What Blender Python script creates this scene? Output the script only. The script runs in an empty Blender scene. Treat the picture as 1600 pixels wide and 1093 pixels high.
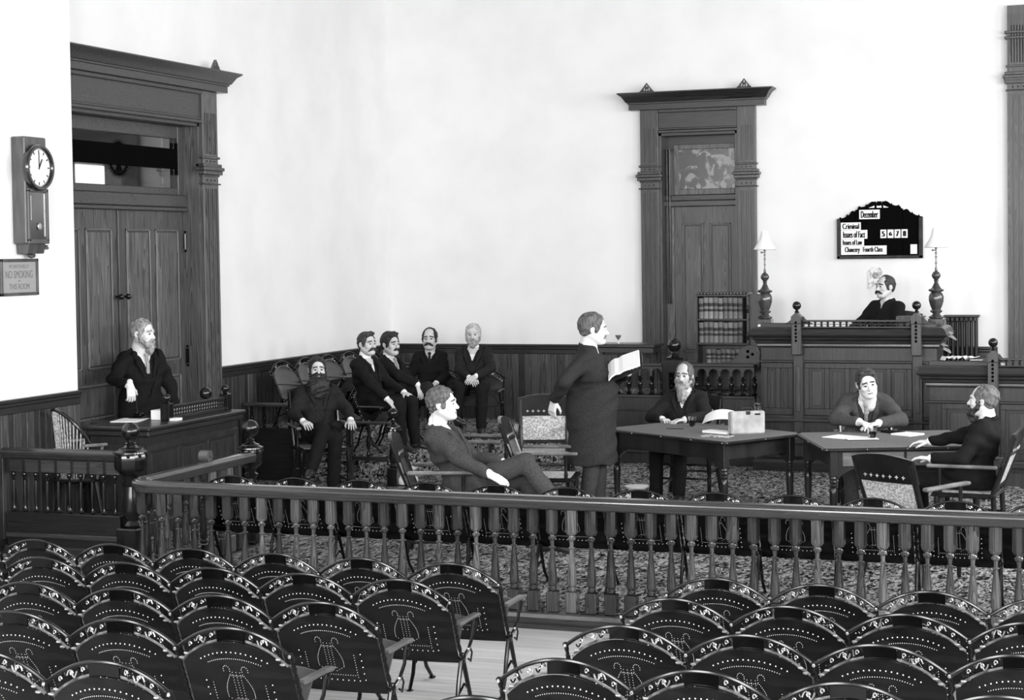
import bpy, math, random
import numpy as np
from math import sin, cos, pi, radians, sqrt, hypot, atan2
from mathutils import Vector, Matrix
random.seed(7); RS = np.random.RandomState(11)
S = bpy.context.scene
COL = S.collection
# ------------------------------------------------------------ camera
CY, CP, CR = -.35, -.0352, -.0141
fw = Vector((sin(CY)*cos(CP), cos(CY)*cos(CP), sin(CP)))
r0 = Vector((cos(CY), -sin(CY), 0)); u0 = r0.cross(fw)
r1 = r0*cos(CR)+u0*sin(CR); u1 = -r0*sin(CR)+u0*cos(CR)
cam = bpy.data.cameras.new('camera'); co = bpy.data.objects.new('camera', cam); COL.objects.link(co)
co.matrix_world = Matrix(((r1.x, u1.x, -fw.x, 0), (r1.y, u1.y, -fw.y, 0), (r1.z, u1.z, -fw.z, 2.35), (0, 0, 0, 1)))
cam.sensor_width = 36; cam.lens = 2700/1600*36; cam.shift_y = -58.2/1600; cam.clip_start = .05
S.camera = co
# ------------------------------------------------------------ world, light, exposure
W = bpy.data.worlds.new('world'); S.world = W; W.use_nodes = True
W.node_tree.nodes['Background'].inputs[0].default_value = (.5, .5, .5, 1)
W.node_tree.nodes['Background'].inputs[1].default_value = .25
S.view_settings.view_transform = 'Standard'; S.view_settings.look = 'None'
S.view_settings.exposure = 0.0; S.view_settings.gamma = 1
S.view_settings.use_curve_mapping = False
S.cycles.use_denoising = True; S.cycles.max_bounces = 8; S.cycles.caustics_reflective = False; S.cycles.caustics_refractive = False

def area(name, loc, look, sx, sy, power):
    l = bpy.data.lights.new(name, 'AREA'); l.shape = 'RECTANGLE'; l.size = sx; l.size_y = sy; l.energy = power
    l.color = (1, 1, 1)
    o = bpy.data.objects.new(name, l); COL.objects.link(o); o.location = loc
    o.rotation_euler = (Vector(look)-Vector(loc)).to_track_quat('-Z', 'Y').to_euler()
    return o
RX, RY, CH = 4.2, -3.4, 6.2       # right wall, rear wall, ceiling
for i, y in enumerate((1.6, 5.6, 9.6, 13.6, 17.4)):
    area('window_light', (RX-.12, y, 3.3), (RX-5, y-.3, 2.6), 1.7, 3.4, [480, 600, 575, 480, 350][i])
for i, x in enumerate((-8.4, -4.6, -.8, 2.6)):
    area('window_light', (x, RY+.12, 3.5), (x, RY+5, 2.9), 1.8, 3.4, 700)
# ------------------------------------------------------------ materials
def nd(nt, t, **k):
    n = nt.nodes.new(t)
    for a, v in k.items():
        if a.startswith('i_'):
            key = a[2:]; n.inputs[int(key) if key.isdigit() else key.replace('_', ' ')].default_value = v
        else: setattr(n, a, v)
    return n
def base(name, g, rough=.5, spec=.5, metal=0., coat=0., bump=None, emit=0):
    m = bpy.data.materials.new(name); m.use_nodes = True; nt = m.node_tree
    b = nt.nodes['Principled BSDF']
    c = g if isinstance(g, tuple) else (g, g, g)
    b.inputs['Base Color'].default_value = (*c, 1); b.inputs['Roughness'].default_value = rough
    b.inputs['Specular IOR Level'].default_value = spec; b.inputs['Metallic'].default_value = metal
    b.inputs['Coat Weight'].default_value = coat; b.inputs['Coat Roughness'].default_value = .12
    return m, nt, b
def L(nt, a, b): nt.links.new(a, b)
def noisy(name, g0, g1, scale=6, rough=.6, spec=.4, stretch=(1, 1, 1), detail=5, metal=0, coat=0, bump=0, dist=0, lo=.35, hi=.65, tone=False):
    m, nt, b = base(name, g0, rough, spec, metal, coat)
    tc = nd(nt, 'ShaderNodeTexCoord'); mp = nd(nt, 'ShaderNodeMapping'); mp.inputs['Scale'].default_value = stretch
    L(nt, tc.outputs['Object'], mp.inputs[0])
    n = nd(nt, 'ShaderNodeTexNoise', i_Scale=scale, i_Detail=detail, i_Distortion=dist); L(nt, mp.outputs[0], n.inputs['Vector'])
    r = nd(nt, 'ShaderNodeValToRGB'); e = r.color_ramp.elements
    e[0].position = lo; e[1].position = hi; e[0].color = (g0, g0, g0, 1); e[1].color = (g1, g1, g1, 1)
    L(nt, n.outputs[0], r.inputs[0]); out = r.outputs[0]
    if tone:
        at = nd(nt, 'ShaderNodeAttribute', attribute_name='tone'); mx = nd(nt, 'ShaderNodeMixRGB', blend_type='MULTIPLY'); mx.inputs[0].default_value = 1
        L(nt, out, mx.inputs[1]); L(nt, at.outputs['Fac'], mx.inputs[2]); out = mx.outputs[0]
    L(nt, out, b.inputs['Base Color'])
    if bump:
        bp = nd(nt, 'ShaderNodeBump', i_Strength=bump, i_Distance=.01); L(nt, n.outputs[0], bp.inputs['Height']); L(nt, bp.outputs[0], b.inputs['Normal'])
    return m
def wood(name, g0, g1, axis='z', rough=.35, coat=.3, fig=1.):
    """figured timber: long grain noise plus cathedral rings"""
    m, nt, b = base(name, g0, rough, .5, 0, coat)
    st = {'x': (.35, 9, 9), 'y': (9, .35, 9), 'z': (9, 9, .35)}[axis]
    tc = nd(nt, 'ShaderNodeTexCoord'); mp = nd(nt, 'ShaderNodeMapping'); mp.inputs['Scale'].default_value = st
    L(nt, tc.outputs['Object'], mp.inputs[0])
    at = nd(nt, 'ShaderNodeAttribute', attribute_name='tone')
    ad = nd(nt, 'ShaderNodeVectorMath', operation='ADD'); L(nt, mp.outputs[0], ad.inputs[0])
    sc = nd(nt, 'ShaderNodeVectorMath', operation='SCALE'); sc.inputs['Scale'].default_value = 37.
    L(nt, at.outputs['Vector'], sc.inputs[0]); L(nt, sc.outputs[0], ad.inputs[1])
    n = nd(nt, 'ShaderNodeTexNoise', i_Scale=7, i_Detail=6, i_Roughness=.65); L(nt, ad.outputs[0], n.inputs['Vector'])
    n2 = nd(nt, 'ShaderNodeTexNoise', i_Scale=.9, i_Detail=1.5); L(nt, ad.outputs[0], n2.inputs['Vector'])
    ml = nd(nt, 'ShaderNodeMath', operation='MULTIPLY', i_1=28.); L(nt, n2.outputs[0], ml.inputs[0])
    fr = nd(nt, 'ShaderNodeMath', operation='FRACT'); L(nt, ml.outputs[0], fr.inputs[0])
    mm = nd(nt, 'ShaderNodeMath', operation='MULTIPLY', i_1=.45*fig); L(nt, fr.outputs[0], mm.inputs[0])
    aa = nd(nt, 'ShaderNodeMath', operation='ADD'); L(nt, n.outputs[0], aa.inputs[0]); L(nt, mm.outputs[0], aa.inputs[1])
    r = nd(nt, 'ShaderNodeValToRGB'); e = r.color_ramp.elements
    e[0].position = .38; e[1].position = .95; e[0].color = (g0, g0, g0, 1); e[1].color = (g1, g1, g1, 1); L(nt, aa.outputs[0], r.inputs[0])
    mx = nd(nt, 'ShaderNodeMixRGB', blend_type='MULTIPLY'); mx.inputs[0].default_value = 1
    L(nt, r.outputs[0], mx.inputs[1]); L(nt, at.outputs['Fac'], mx.inputs[2]); L(nt, mx.outputs[0], b.inputs['Base Color'])
    return m
M = {}
M['plaster'] = noisy('plaster', .80, .86, 1.6, .85, .2, detail=7, lo=.3, hi=.6)
M['rear_dim'] = noisy('dimmed_rear_wall', .03, .05, 2, .7, .2)  # unseen rear wall, dimness put into its colour for deeper reflections
M['grey_wall'] = noisy('dimmed_right_wall', .22, .26, 2, .8, .2)  # unseen right wall, greyed in colour so reflections stay dim
M['ceiling'] = noisy('ceiling_plaster', .34, .4, 1.5, .9, .1)  # unseen ceiling, coloured darker to add contrast in reflections
M['ash_z'] = wood('ash_vertical', .015, .125, 'z', .38, .12)
M['ash_x'] = wood('ash_horizontal_x', .010, .06, 'x', .38, .12)
M['ash_y'] = wood('ash_horizontal_y', .014, .085, 'y', .38, .12)
M['board_z'] = wood('wainscot_boards', .010, .085, 'z', .35, .12)
M['oak_x'] = wood('dark_oak_x', .009, .040, 'x', .35, .12, .6)
M['oak_z'] = wood('dark_oak_z', .008, .048, 'z', .35, .12, .6)
M['oak_y'] = wood('dark_oak_y', .008, .036, 'y', .35, .12, .6)
M['rail_x'] = wood('handrail_x', .016, .055, 'x', .2, .4, .5)
M['rail_y'] = wood('handrail_y', .012, .05, 'y', .22, .4, .5)
M['baluster'] = wood('varnished_baluster', .004, .055, 'z', .16, .7, .9)
M['black_wood'] = noisy('ebonised_wood', .006, .014, 8, .16, .5, (1, 1, .2), coat=.8)
M['post'] = noisy('dark_varnished_post', .003, .012, 6, .2, .4, (4, 4, .5), coat=.35)
M['iron'] = base('black_enamelled_iron', .002, .17, .35, 0, .0)[0]
M['ply'] = noisy('dark_perforated_plywood', .0006, .014, 3.5, .26, .3, (1, 1, 3), coat=.0, detail=8, dist=1.2, lo=.45, hi=.8)
M['ply_glint'] = noisy('plywood_edge_glint', .05, .22, 30, .3, .5, coat=.2)  # pale edge strip: a reflected bright line put into the colour
M['ply_old'] = noisy('worn_plywood', .02, .06, 4, .35, .4, (1, 1, 3), coat=.1)
M['stud'] = base('bright_stud', .75, .35, .6)[0]
M['arm_wood'] = noisy('armrest_wood', .04, .09, 6, .3, .5, coat=.2)
M['bright'] = base('polished_metal', .6, .2, .6, .8)[0]
M['cane'] = noisy('woven_cane', .28, .62, 60, .6, .3, (1, 1, 1), detail=2, lo=.4, hi=.6)
M['cane_dark'] = noisy('dark_cane', .07, .16, 60, .6, .3, detail=2)
M['chair_wood'] = noisy('cane_chair_frame', .004, .012, 7, .25, .4, coat=.2)
M['chair_arm'] = noisy('worn_chair_arm', .10, .2, 7, .25, .5, coat=.5)
M['table_wood'] = noisy('table_wood', .008, .022, 6, .3, .4, (1, 1, .3), coat=.2)
M['table_light'] = noisy('light_drawer_front', .07, .16, 6, .35, .5, (1, 6, 6), coat=.3)
M['table_cloth'] = noisy('table_baize', .15, .18, 40, .9, .1)
M['white'] = base('white_paper', .9, .8, .1)[0]
M['shade'] = base('white_lamp_shade', .85, .6, .3)[0]
M['china'] = base('white_china', .85, .2, .5, 0, .5)[0]
M['ink'] = base('black_ink', .01, .6, .1)[0]
M['ink_grey'] = base('grey_ink', .17, .7, .1)[0]
M['card_grey'] = base('grey_card', .33, .7, .2)[0]
M['hole'] = base('dark_hole', .004, .9, 0)[0]
M['leather'] = noisy('pale_leather', .30, .45, 12, .6, .3)
M['leather_dark'] = noisy('dark_leather', .01, .03, 12, .5, .3)
M['book'] = noisy('calf_binding', .16, .26, 10, .6, .3, tone=True)
M['book_label'] = noisy('dark_book_label', .02, .04, 10, .5, .3)
M['book_dark'] = noisy('dark_binding', .06, .1, 10, .5, .3, tone=True)
M['cast'] = base('cast_iron_radiator', .012, .35, .5, 0, .2)[0]
M['clockface'] = base('clock_face', .8, .4, .3)[0]
M['clockcase'] = noisy('clock_case', .05, .09, 5, .35, .5, (3, 3, .6), coat=.3)
M['gilt'] = base('lamp_brass', .2, .3, .5, .6)[0]
M['lampwood'] = noisy('turned_lamp_wood', .03, .07, 6, .22, .5, (3, 3, .5), coat=.6)
M['glass_reflections'] = noisy('painted_reflection_glass', .004, .20, 5.5, .25, .5, (1, 1, .8), detail=3, dist=1.5, lo=.48, hi=.56, coat=.5)  # grey blotches on black imitate reflections in the transom pane
M['glass_dark'] = noisy('dark_transom_glass', .025, .10, 1.2, .1, .6, coat=.8, detail=1)
m, nt, b = base('clear_glass', .9, .02, .5); b.inputs['Transmission Weight'].default_value = 1; b.inputs['IOR'].default_value = 1.45; M['glass'] = m
M['water'] = base('dark_drink', .03, .05, .5)[0]
def cloth(name, g, r=.85):
    return noisy(name, g*.8, g*1.25, 90, r, .15, detail=3, bump=.12)
M['suit_black'] = cloth('black_suit', .0085); M['suit_dark'] = cloth('dark_suit', .016)
M['suit_coat'] = cloth('frock_coat', .026); M['suit_grey'] = cloth('grey_suit', .052); M['suit_mid'] = cloth('tweed_suit', .06)
M['trousers_grey'] = cloth('speckled_trousers', .045); M['vest'] = cloth('dark_waistcoat', .016); M['vest_grey'] = cloth('grey_waistcoat', .04)
M['shirt'] = base('white_shirt', .85, .8, .1)[0]; M['tie_dark'] = cloth('dark_tie', .015); M['tie_light'] = cloth('pale_tie', .3)
M['shoe'] = base('black_shoe', .02, .35, .5)[0]
M['skin'] = noisy('skin', .52, .60, 14, .55, .3); M['skin_light'] = noisy('lit_skin', .66, .74, 14, .55, .3)  # the brighter skin puts strong light on faces into the colour
M['eye'] = base('eye', .03, .3, .5)[0]; M['lip'] = base('lip', .26, .5, .3)[0]
def hairm(name, a, c): return noisy(name, a, c, 55, .6, .4, (1, 1, .35), detail=3, bump=.5)
M['hair_black'] = hairm('black_hair', .008, .03); M['hair_dark'] = hairm('dark_brown_hair', .015, .06)
M['hair_brown'] = hairm('brown_hair', .05, .16); M['hair_grey'] = hairm('grey_hair', .16, .42); M['hair_white'] = hairm('white_hair', .3, .6)
# carpet
def carpet():
    m, nt, b = base('patterned_carpet', .1, .95, .05)
    tc = nd(nt, 'ShaderNodeTexCoord'); mp = nd(nt, 'ShaderNodeMapping'); mp.inputs['Scale'].default_value = (1.0, .42, 1); mp.inputs['Rotation'].default_value = (0, 0, .5)
    L(nt, tc.outputs['Object'], mp.inputs[0])
    n = nd(nt, 'ShaderNodeTexNoise', i_Scale=22, i_Detail=4, i_Roughness=.7, i_Distortion=1.6); L(nt, mp.outputs[0], n.inputs['Vector'])
    r = nd(nt, 'ShaderNodeValToRGB'); e = r.color_ramp.elements
    e[0].position = .44; e[1].position = .60; e[0].color = (.006, .006, .006, 1); e[1].color = (.42, .42, .42, 1)
    L(nt, n.outputs[0], r.inputs[0]); L(nt, r.outputs[0], b.inputs['Base Color'])
    return m
M['carpet'] = carpet()
M['boards'] = noisy('bare_floor_boards', .42, .55, 3, .6, .3, (.6, 8, 1), tone=True)

# ------------------------------------------------------------ mesh builder
class MB:
    def __init__(s): s.v = []; s.f = []; s.m = []; s.t = []; s.sm = []
    def add(s, vs, fs, mi=0, tone=1., smooth=True, mat=None):
        o = len(s.v)
        s.v += [tuple(mat @ Vector(v)) for v in vs] if mat is not None else [tuple(v) for v in vs]
        for f in fs:
            s.f.append(tuple(i+o for i in f)); s.m.append(mi); s.t.append(tone); s.sm.append(smooth)
        return s
    def box(s, x0, x1, y0, y1, z0, z1, mi=0, tone=1., mat=None, ch=0.):
        if x1 < x0: x0, x1 = x1, x0
        if y1 < y0: y0, y1 = y1, y0
        if z1 < z0: z0, z1 = z1, z0
        if ch <= 0:
            vs = [(x, y, z) for x in (x0, x1) for y in (y0, y1) for z in (z0, z1)]
            fs = [(0, 1, 3, 2), (4, 6, 7, 5), (0, 4, 5, 1), (2, 3, 7, 6), (0, 2, 6, 4), (1, 5, 7, 3)]
            return s.add(vs, fs, mi, tone, False, mat)
        ch = min(ch, (x1-x0)*.4, (y1-y0)*.4, (z1-z0)*.4); vs = []; idx = {}
        X = (x0, x1); Y = (y0, y1); Z = (z0, z1)
        for i in (0, 1):
            for j in (0, 1):
                for k in (0, 1):
                    sx, sy, sz = (1 if i == 0 else -1), (1 if j == 0 else -1), (1 if k == 0 else -1)
                    for a, d in enumerate(((0, ch, ch), (ch, 0, ch), (ch, ch, 0))):
                        idx[(i, j, k, a)] = len(vs); vs.append((X[i]+sx*d[0], Y[j]+sy*d[1], Z[k]+sz*d[2]))
        fs = []
        for i in (0, 1):
            q = [idx[(i, j, k, 0)] for j, k in ((0, 0), (1, 0), (1, 1), (0, 1))]; fs.append(tuple(q if i else q[::-1]))
            q = [idx[(j, i, k, 1)] for j, k in ((0, 0), (1, 0), (1, 1), (0, 1))]; fs.append(tuple(q[::-1] if i else q))
            q = [idx[(j, k, i, 2)] for j, k in ((0, 0), (1, 0), (1, 1), (0, 1))]; fs.append(tuple(q if i else q[::-1]))
        for j in (0, 1):
            for k in (0, 1):
                fs.append((idx[(0, j, k, 1)], idx[(1, j, k, 1)], idx[(1, j, k, 2)], idx[(0, j, k, 2)]))
                fs.append((idx[(j, 0, k, 0)], idx[(j, 1, k, 0)], idx[(j, 1, k, 2)], idx[(j, 0, k, 2)]))
                fs.append((idx[(j, k, 0, 0)], idx[(j, k, 1, 0)], idx[(j, k, 1, 1)], idx[(j, k, 0, 1)]))
        for i in (0, 1):
            for j in (0, 1):
                for k in (0, 1): fs.append((idx[(i, j, k, 0)], idx[(i, j, k, 1)], idx[(i, j, k, 2)]))
        return s.add(vs, fs, mi, tone, False, mat)
    def lathe(s, prof, c=(0, 0, 0), seg=16, mi=0, tone=1., mat=None, sq=1., caps=True):
        vs = []; fs = []; n = len(prof)
        for r, z in prof:
            for k in range(seg):
                a = 2*pi*k/seg; vs.append((c[0]+r*cos(a), c[1]+r*sin(a)*sq, c[2]+z))
        for i in range(n-1):
            for k in range(seg):
                k2 = (k+1) % seg; fs.append((i*seg+k, i*seg+k2, (i+1)*seg+k2, (i+1)*seg+k))
        if caps and prof[0][0] > 1e-5: fs.append(tuple(range(seg))[::-1])
        if caps and prof[-1][0] > 1e-5: fs.append(tuple((n-1)*seg+k for k in range(seg)))
        return s.add(vs, fs, mi, tone, True, mat)
    def tube(s, path, r, seg=8, mi=0, tone=1., mat=None, closed=False, tw=None):
        P = [Vector(p) for p in path]; n = len(P); vs = []; fs = []
        ref = Vector((0, 0, 1)); up = None
        for i in range(n):
            a = P[max(0, i-1)] if not closed else P[i-1]; b_ = P[min(n-1, i+1)] if not closed else P[(i+1) % n]
            t = (b_-a); t = t.normalized() if t.length > 1e-9 else Vector((0, 0, 1))
            if up is None:
                up = t.orthogonal().normalized()
            up = (up-t*up.dot(t)); up = up.normalized() if up.length > 1e-6 else t.orthogonal().normalized()
            w = t.cross(up)
            for k in range(seg):
                an = 2*pi*k/seg
                rr = r(i/(n-1)) if callable(r) else r
                if tw: rr *= tw(an, i)
                vs.append(P[i]+up*(rr*cos(an))+w*(rr*sin(an)))
        m_ = n if closed else n-1
        for i in range(m_):
            i2 = (i+1) % n
            for k in range(seg):
                k2 = (k+1) % seg; fs.append((i*seg+k, i2*seg+k, i2*seg+k2, i*seg+k2))
        if not closed: fs.append(tuple(range(seg))); fs.append(tuple((n-1)*seg+k for k in range(seg))[::-1])
        return s.add(vs, fs, mi, tone, True, mat)
    def ball(s, c, r, seg=12, mi=0, tone=1., mat=None):
        rx, ry, rz = r if isinstance(r, tuple) else (r, r, r); h = max(4, seg//2); vs = []; fs = []
        for i in range(h+1):
            t = pi*i/h
            for k in range(seg):
                a = 2*pi*k/seg; vs.append((c[0]+rx*sin(t)*cos(a), c[1]+ry*sin(t)*sin(a), c[2]-rz*cos(t)))
        for i in range(h):
            for k in range(seg):
                k2 = (k+1) % seg; fs.append((i*seg+k, i*seg+k2, (i+1)*seg+k2, (i+1)*seg+k))
        return s.add(vs, fs, mi, tone, True, mat)
    def prism(s, poly, y0, y1, mi=0, tone=1., mat=None):
        """poly in x,z extruded along y"""
        n = len(poly); vs = [(x, y0, z) for x, z in poly]+[(x, y1, z) for x, z in poly]
        fs = [tuple(range(n)), tuple(range(n, 2*n))[::-1]]+[(i, i+n, (i+1) % n+n, (i+1) % n) for i in range(n)]
        return s.add(vs, fs, mi, tone, False, mat)
    def sweep(s, path, prof, mi=0, tone=1., closed=False, smooth=False, mat=None, caps=True):
        """plan polyline path [(x,y)], prof [(out,z)] with out to the right-hand side of travel; mitred"""
        n = len(path); vs = []; fs = []; k = len(prof)
        P = [Vector((p[0], p[1])) for p in path]
        for i in range(n):
            d0 = (P[i]-P[i-1]).normalized() if (i > 0 or closed) else None
            d1 = (P[(i+1) % n]-P[i]).normalized() if (i < n-1 or closed) else None
            if d0 is None: d0 = d1
            if d1 is None: d1 = d0
            n0 = Vector((d0.y, -d0.x)); n1 = Vector((d1.y, -d1.x)); mm = (n0+n1); mm = mm/max(.2, (1+n0.dot(n1)))
            for o, z in prof: vs.append((P[i].x+mm.x*o, P[i].y+mm.y*o, z))
        for i in range(n if closed else n-1):
            i2 = (i+1) % n
            for j in range(k):
                j2 = (j+1) % k; fs.append((i*k+j, i2*k+j, i2*k+j2, i*k+j2))
        if caps and not closed: fs.append(tuple(range(k))); fs.append(tuple((n-1)*k+j for j in range(k))[::-1])
        return s.add(vs, fs, mi, tone, smooth, mat)
    def build(s, name, mats, parent=None, fix=True, auto=35):
        me = bpy.data.meshes.new(name); me.from_pydata(s.v, [], s.f)
        mats = mats if isinstance(mats, (list, tuple)) else [mats]
        for m in mats: me.materials.append(M[m] if isinstance(m, str) else m)
        me.polygons.foreach_set('material_index', s.m); me.polygons.foreach_set('use_smooth', s.sm)
        at = me.attributes.new('tone', 'FLOAT', 'FACE'); at.data.foreach_set('value', s.t)
        me.update()
        if fix:
            import bmesh
            bm = bmesh.new(); bm.from_mesh(me); bmesh.ops.recalc_face_normals(bm, faces=bm.faces); bm.to_mesh(me); bm.free()
        if auto and any(s.sm):
            me.set_sharp_from_angle(angle=radians(auto))
        o = bpy.data.objects.new(name, me); COL.objects.link(o)
        if parent: o.parent = parent
        return o
def tag(o, label=None, cat=None, group=None, kind=None):
    if label: o['label'] = label
    if cat: o['category'] = cat
    if group: o['group'] = group
    if kind: o['kind'] = kind
    return o
def thing(name, label, cat, loc=(0, 0, 0), rz=0., group=None):
    o = bpy.data.objects.new(name, None); COL.objects.link(o); o.location = loc; o.rotation_euler = (0, 0, rz); o.empty_display_size = .1
    return tag(o, label, cat, group)
def copy_tree(o, parent=None):
    c = o.copy(); COL.objects.link(c)
    if parent: c.parent = parent
    for ch in o.children: copy_tree(ch, c)
    return c
def struct(o): o['kind'] = 'structure'; return o
def rotz(a, loc=(0, 0, 0)): return Matrix.Translation(loc) @ Matrix.Rotation(a, 4, 'Z')
def text(name, body, size, loc, rot, mat, parent=None, sx=1., bold=.0, ext=.001, align='LEFT'):
    cu = bpy.data.curves.new(name, 'FONT'); cu.body = body; cu.size = size; cu.extrude = ext; cu.offset = bold; cu.align_x = align
    o = bpy.data.objects.new(name, cu); COL.objects.link(o)
    bpy.context.view_layer.update()
    me = bpy.data.meshes.new_from_object(o.evaluated_get(bpy.context.evaluated_depsgraph_get()))
    bpy.data.objects.remove(o); me.materials.clear(); me.materials.append(M[mat])
    me.transform(Matrix.Diagonal((sx, 1, 1, 1)))
    me.name = name
    o = bpy.data.objects.new(name, me); COL.objects.link(o); o.location = loc; o.rotation_euler = rot
    if parent: o.parent = parent
    return o
# ------------------------------------------------------------ the room
XL, XJ, YJ, YB = -8.92, -8.61, 12.66, 20.0     # left wall, its projecting part, where that ends, back wall
WZ = 1.215
# wall with door openings as boxes
def wallbox(name, boxes, mat='plaster'):
    b = MB()
    for q in boxes: b.box(*q)
    return struct(b.build(name, mat))
D1 = (12.83, 15.27, 3.68)       # left double door opening y0,y1,top
D2 = (-5.40, -4.45, 3.73)       # middle door opening x0,x1,top
DZ = .70                        # dais height
wallbox('wall_left', [(XL-.3, XL, YJ, D1[0], 0, CH), (XL-.3, XL, D1[1], YB+.3, 0, CH), (XL-.3, XL, D1[0], D1[1], D1[2], CH),
                      (XL-.3, XJ, RY-.3, YJ, -.3, CH)])
wallbox('wall_back', [(XL-.3, D2[0], YB, YB+.3, 0, CH), (D2[1], RX+.3, YB, YB+.3, 0, CH), (D2[0], D2[1], YB, YB+.3, D2[2], CH)])
wallbox('wall_right', [(RX, RX+.3, RY-.3, YB+.3, -.3, CH)], 'grey_wall')
wallbox('wall_rear', [(XL-.3, RX+.3, RY-.3, RY, -.3, CH)], 'rear_dim')
wallbox('ceiling', [(XL-.3, RX+.3, RY-.3, YB+.3, CH, CH+.2)], 'ceiling')
# closed dark spaces behind the two doors
wallbox('wall_behind_left_door', [(XL-.75, XL-.6, D1[0]-.3, D1[1]+.3, 0, 4.2)])
wallbox('wall_behind_middle_door', [(D2[0]-.3, D2[1]+.3, YB+.6, YB+.75, 0, 4.2)])
b = MB(); b.box(XJ-.4, RX, 10.60, YB+.7, -.25, 0); struct(b.build('floor', 'carpet'))
# sloping public floor of boards
b = MB(); sl = .059
x = XJ
zf = lambda y: -.09+sl*(10.45-y)
y = RY
while y < 10.59:
    y2 = min(10.595, y+.11); t = random.uniform(.85, 1.08)
    b.add([(XJ-.05, y+.002, zf(y)), (RX, y+.002, zf(y)), (RX, y2, zf(y2)), (XJ-.05, y2, zf(y2)), (XJ-.05, y, -.3), (RX, y, -.3), (RX, y2, -.3), (XJ-.05, y2, -.3)],
          [(0, 1, 2, 3), (4, 7, 6, 5), (0, 4, 5, 1), (2, 6, 7, 3), (0, 3, 7, 4), (1, 5, 6, 2)], 0, t, False); y = y2
struct(b.build('floor_public', 'boards'))
# window surrounds on the walls behind the camera's view
def window(name, c, axis):
    b = MB(); w, h, z0 = 1.0, 3.5, 1.55
    for s_, q in ((0, (-w-.12, -w, z0, z0+h+.1)), (1, (w, w+.12, z0, z0+h+.1)), (2, (-w-.12, w+.12, z0+h, z0+h+.14)), (3, (-w-.2, w+.2, z0-.1, z0))):
        if axis == 'x': b.box(c+q[0], c+q[1], RY, RY+.09, q[2], q[3])
        else: b.box(RX-.09, RX, c+q[0], c+q[1], q[2], q[3])
    struct(b.build(name, 'ash_z'))
for i, y in enumerate((1.6, 5.6, 9.6, 13.6, 17.4)): window('window_%d' % (i+1), y, 'y')
for i, x in enumerate((-8.4+.6, -4.6, -.8, 2.6)): window('window_%d' % (i+6), x, 'x')
# wainscot: tongue and groove boards with chair rail and skirting
def wains(name, p0, p1, nrm, z0, z1, skirt=.16):
    b = MB(); d = Vector((p1[0]-p0[0], p1[1]-p0[1])); Ln = d.length; d /= Ln
    ang = atan2(d.y, d.x); mt = Matrix.Translation((p0[0], p0[1], 0)) @ Matrix.Rotation(ang, 4, 'Z'); s_ = nrm
    x = 0
    while x < Ln-.01:
        w = min(.085, Ln-x); t = random.uniform(.5, 1.45)
        b.box(x, x+w, 0, s_*.022, z0, z1-.05, 0, t, mt, .005); x += w
    for o, a, c in ((.05, z1-.03, z1), (.038, z1-.06, z1-.03), (.03, z1-.12, z1-.06)): b.box(0, Ln, 0, s_*o, a, c, 1, .8, mt, .006)
    b.box(0, Ln, 0, s_*.035, z0, z0+skirt, 1, .8, mt, .006)
    return struct(b.build(name, ['board_z', 'oak_x']))
wains('trim_1', (XL, D1[1]+.33), (XL, YB), -1, 0, WZ)
wains('trim_2', (XL, YB), (D2[0]-.25, YB), -1, 0, WZ)
wains('trim_3', (D2[1]+.25, YB), (-1.52, YB), -1, 0, WZ)
wains('trim_4', (XJ, RY), (XJ, YJ), -1, -.05, WZ)
# moulded casing of a door; built on the wall plane y=0 facing -y, x across, then placed by a matrix
def pilaster(b, x0, x1, z0, ztop, d=.07):
    w = x1-x0
    b.box(x0, x1, -d, 0, z0, ztop, 0, random.uniform(.8, 1.1), ch=.004)
    b.box(x0-.015, x1+.015, -d-.02, 0, z0, z0+.28, 0, .9, ch=.006)
    n = 3; g = w/(n*2+1.6); zb, zt = z0+.36, ztop-.98
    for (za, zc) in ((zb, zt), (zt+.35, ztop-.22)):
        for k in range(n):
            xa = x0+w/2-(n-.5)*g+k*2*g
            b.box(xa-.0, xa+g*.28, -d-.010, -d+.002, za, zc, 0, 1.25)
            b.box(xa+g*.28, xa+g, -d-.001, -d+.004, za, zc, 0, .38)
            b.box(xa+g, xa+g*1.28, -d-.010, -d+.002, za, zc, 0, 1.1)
    # capital mouldings
    zc = zt+.14
    for o, a, c in ((.022, zc-.1, zc-.085), (.012, zc-.02, zc), (.035, zc, zc+.04), (.05, zc+.04, zc+.075), (.03, zc+.075, zc+.11), (.018, zc+.16, zc+.185)):
        b.box(x0-o, x1+o, -d-o, 0, a, c, 0, .8, ch=.006)
    for k in range(3): b.ball((x0+w*(k+1)/4, -d, zc-.055), .008, 8, 2)
    for k in range(3): b.ball((x0+w*(k+1)/4, -d, zc+.135), .008, 8, 2)
def crest(b, x, z, s=1.):
    y0, y1 = -.16, -.13
    for q in (((-.09, 0), (-.075, 0), (0, .095), (0, .115)), ((.09, 0), (.075, 0), (0, .095), (0, .115))): b.prism([(x+p*s, z+h*s) for p, h in q], y0, y1)
    b.prism([(x-.09*s, z), (x+.09*s, z), (x+.08*s, z+.02*s), (x-.08*s, z+.02*s)], y0, y1)
    for k, h in ((-.045, .045), (-.015, .08), (.015, .08), (.045, .045)): b.prism([(x+k*s-.006, z), (x+k*s+.006, z), (x+k*s+.006, z+h*s), (x+k*s-.006, z+h*s)], y0, y1)
    b.ball((x, (y0+y1)/2, z+.055*s), .014, 8)
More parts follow.
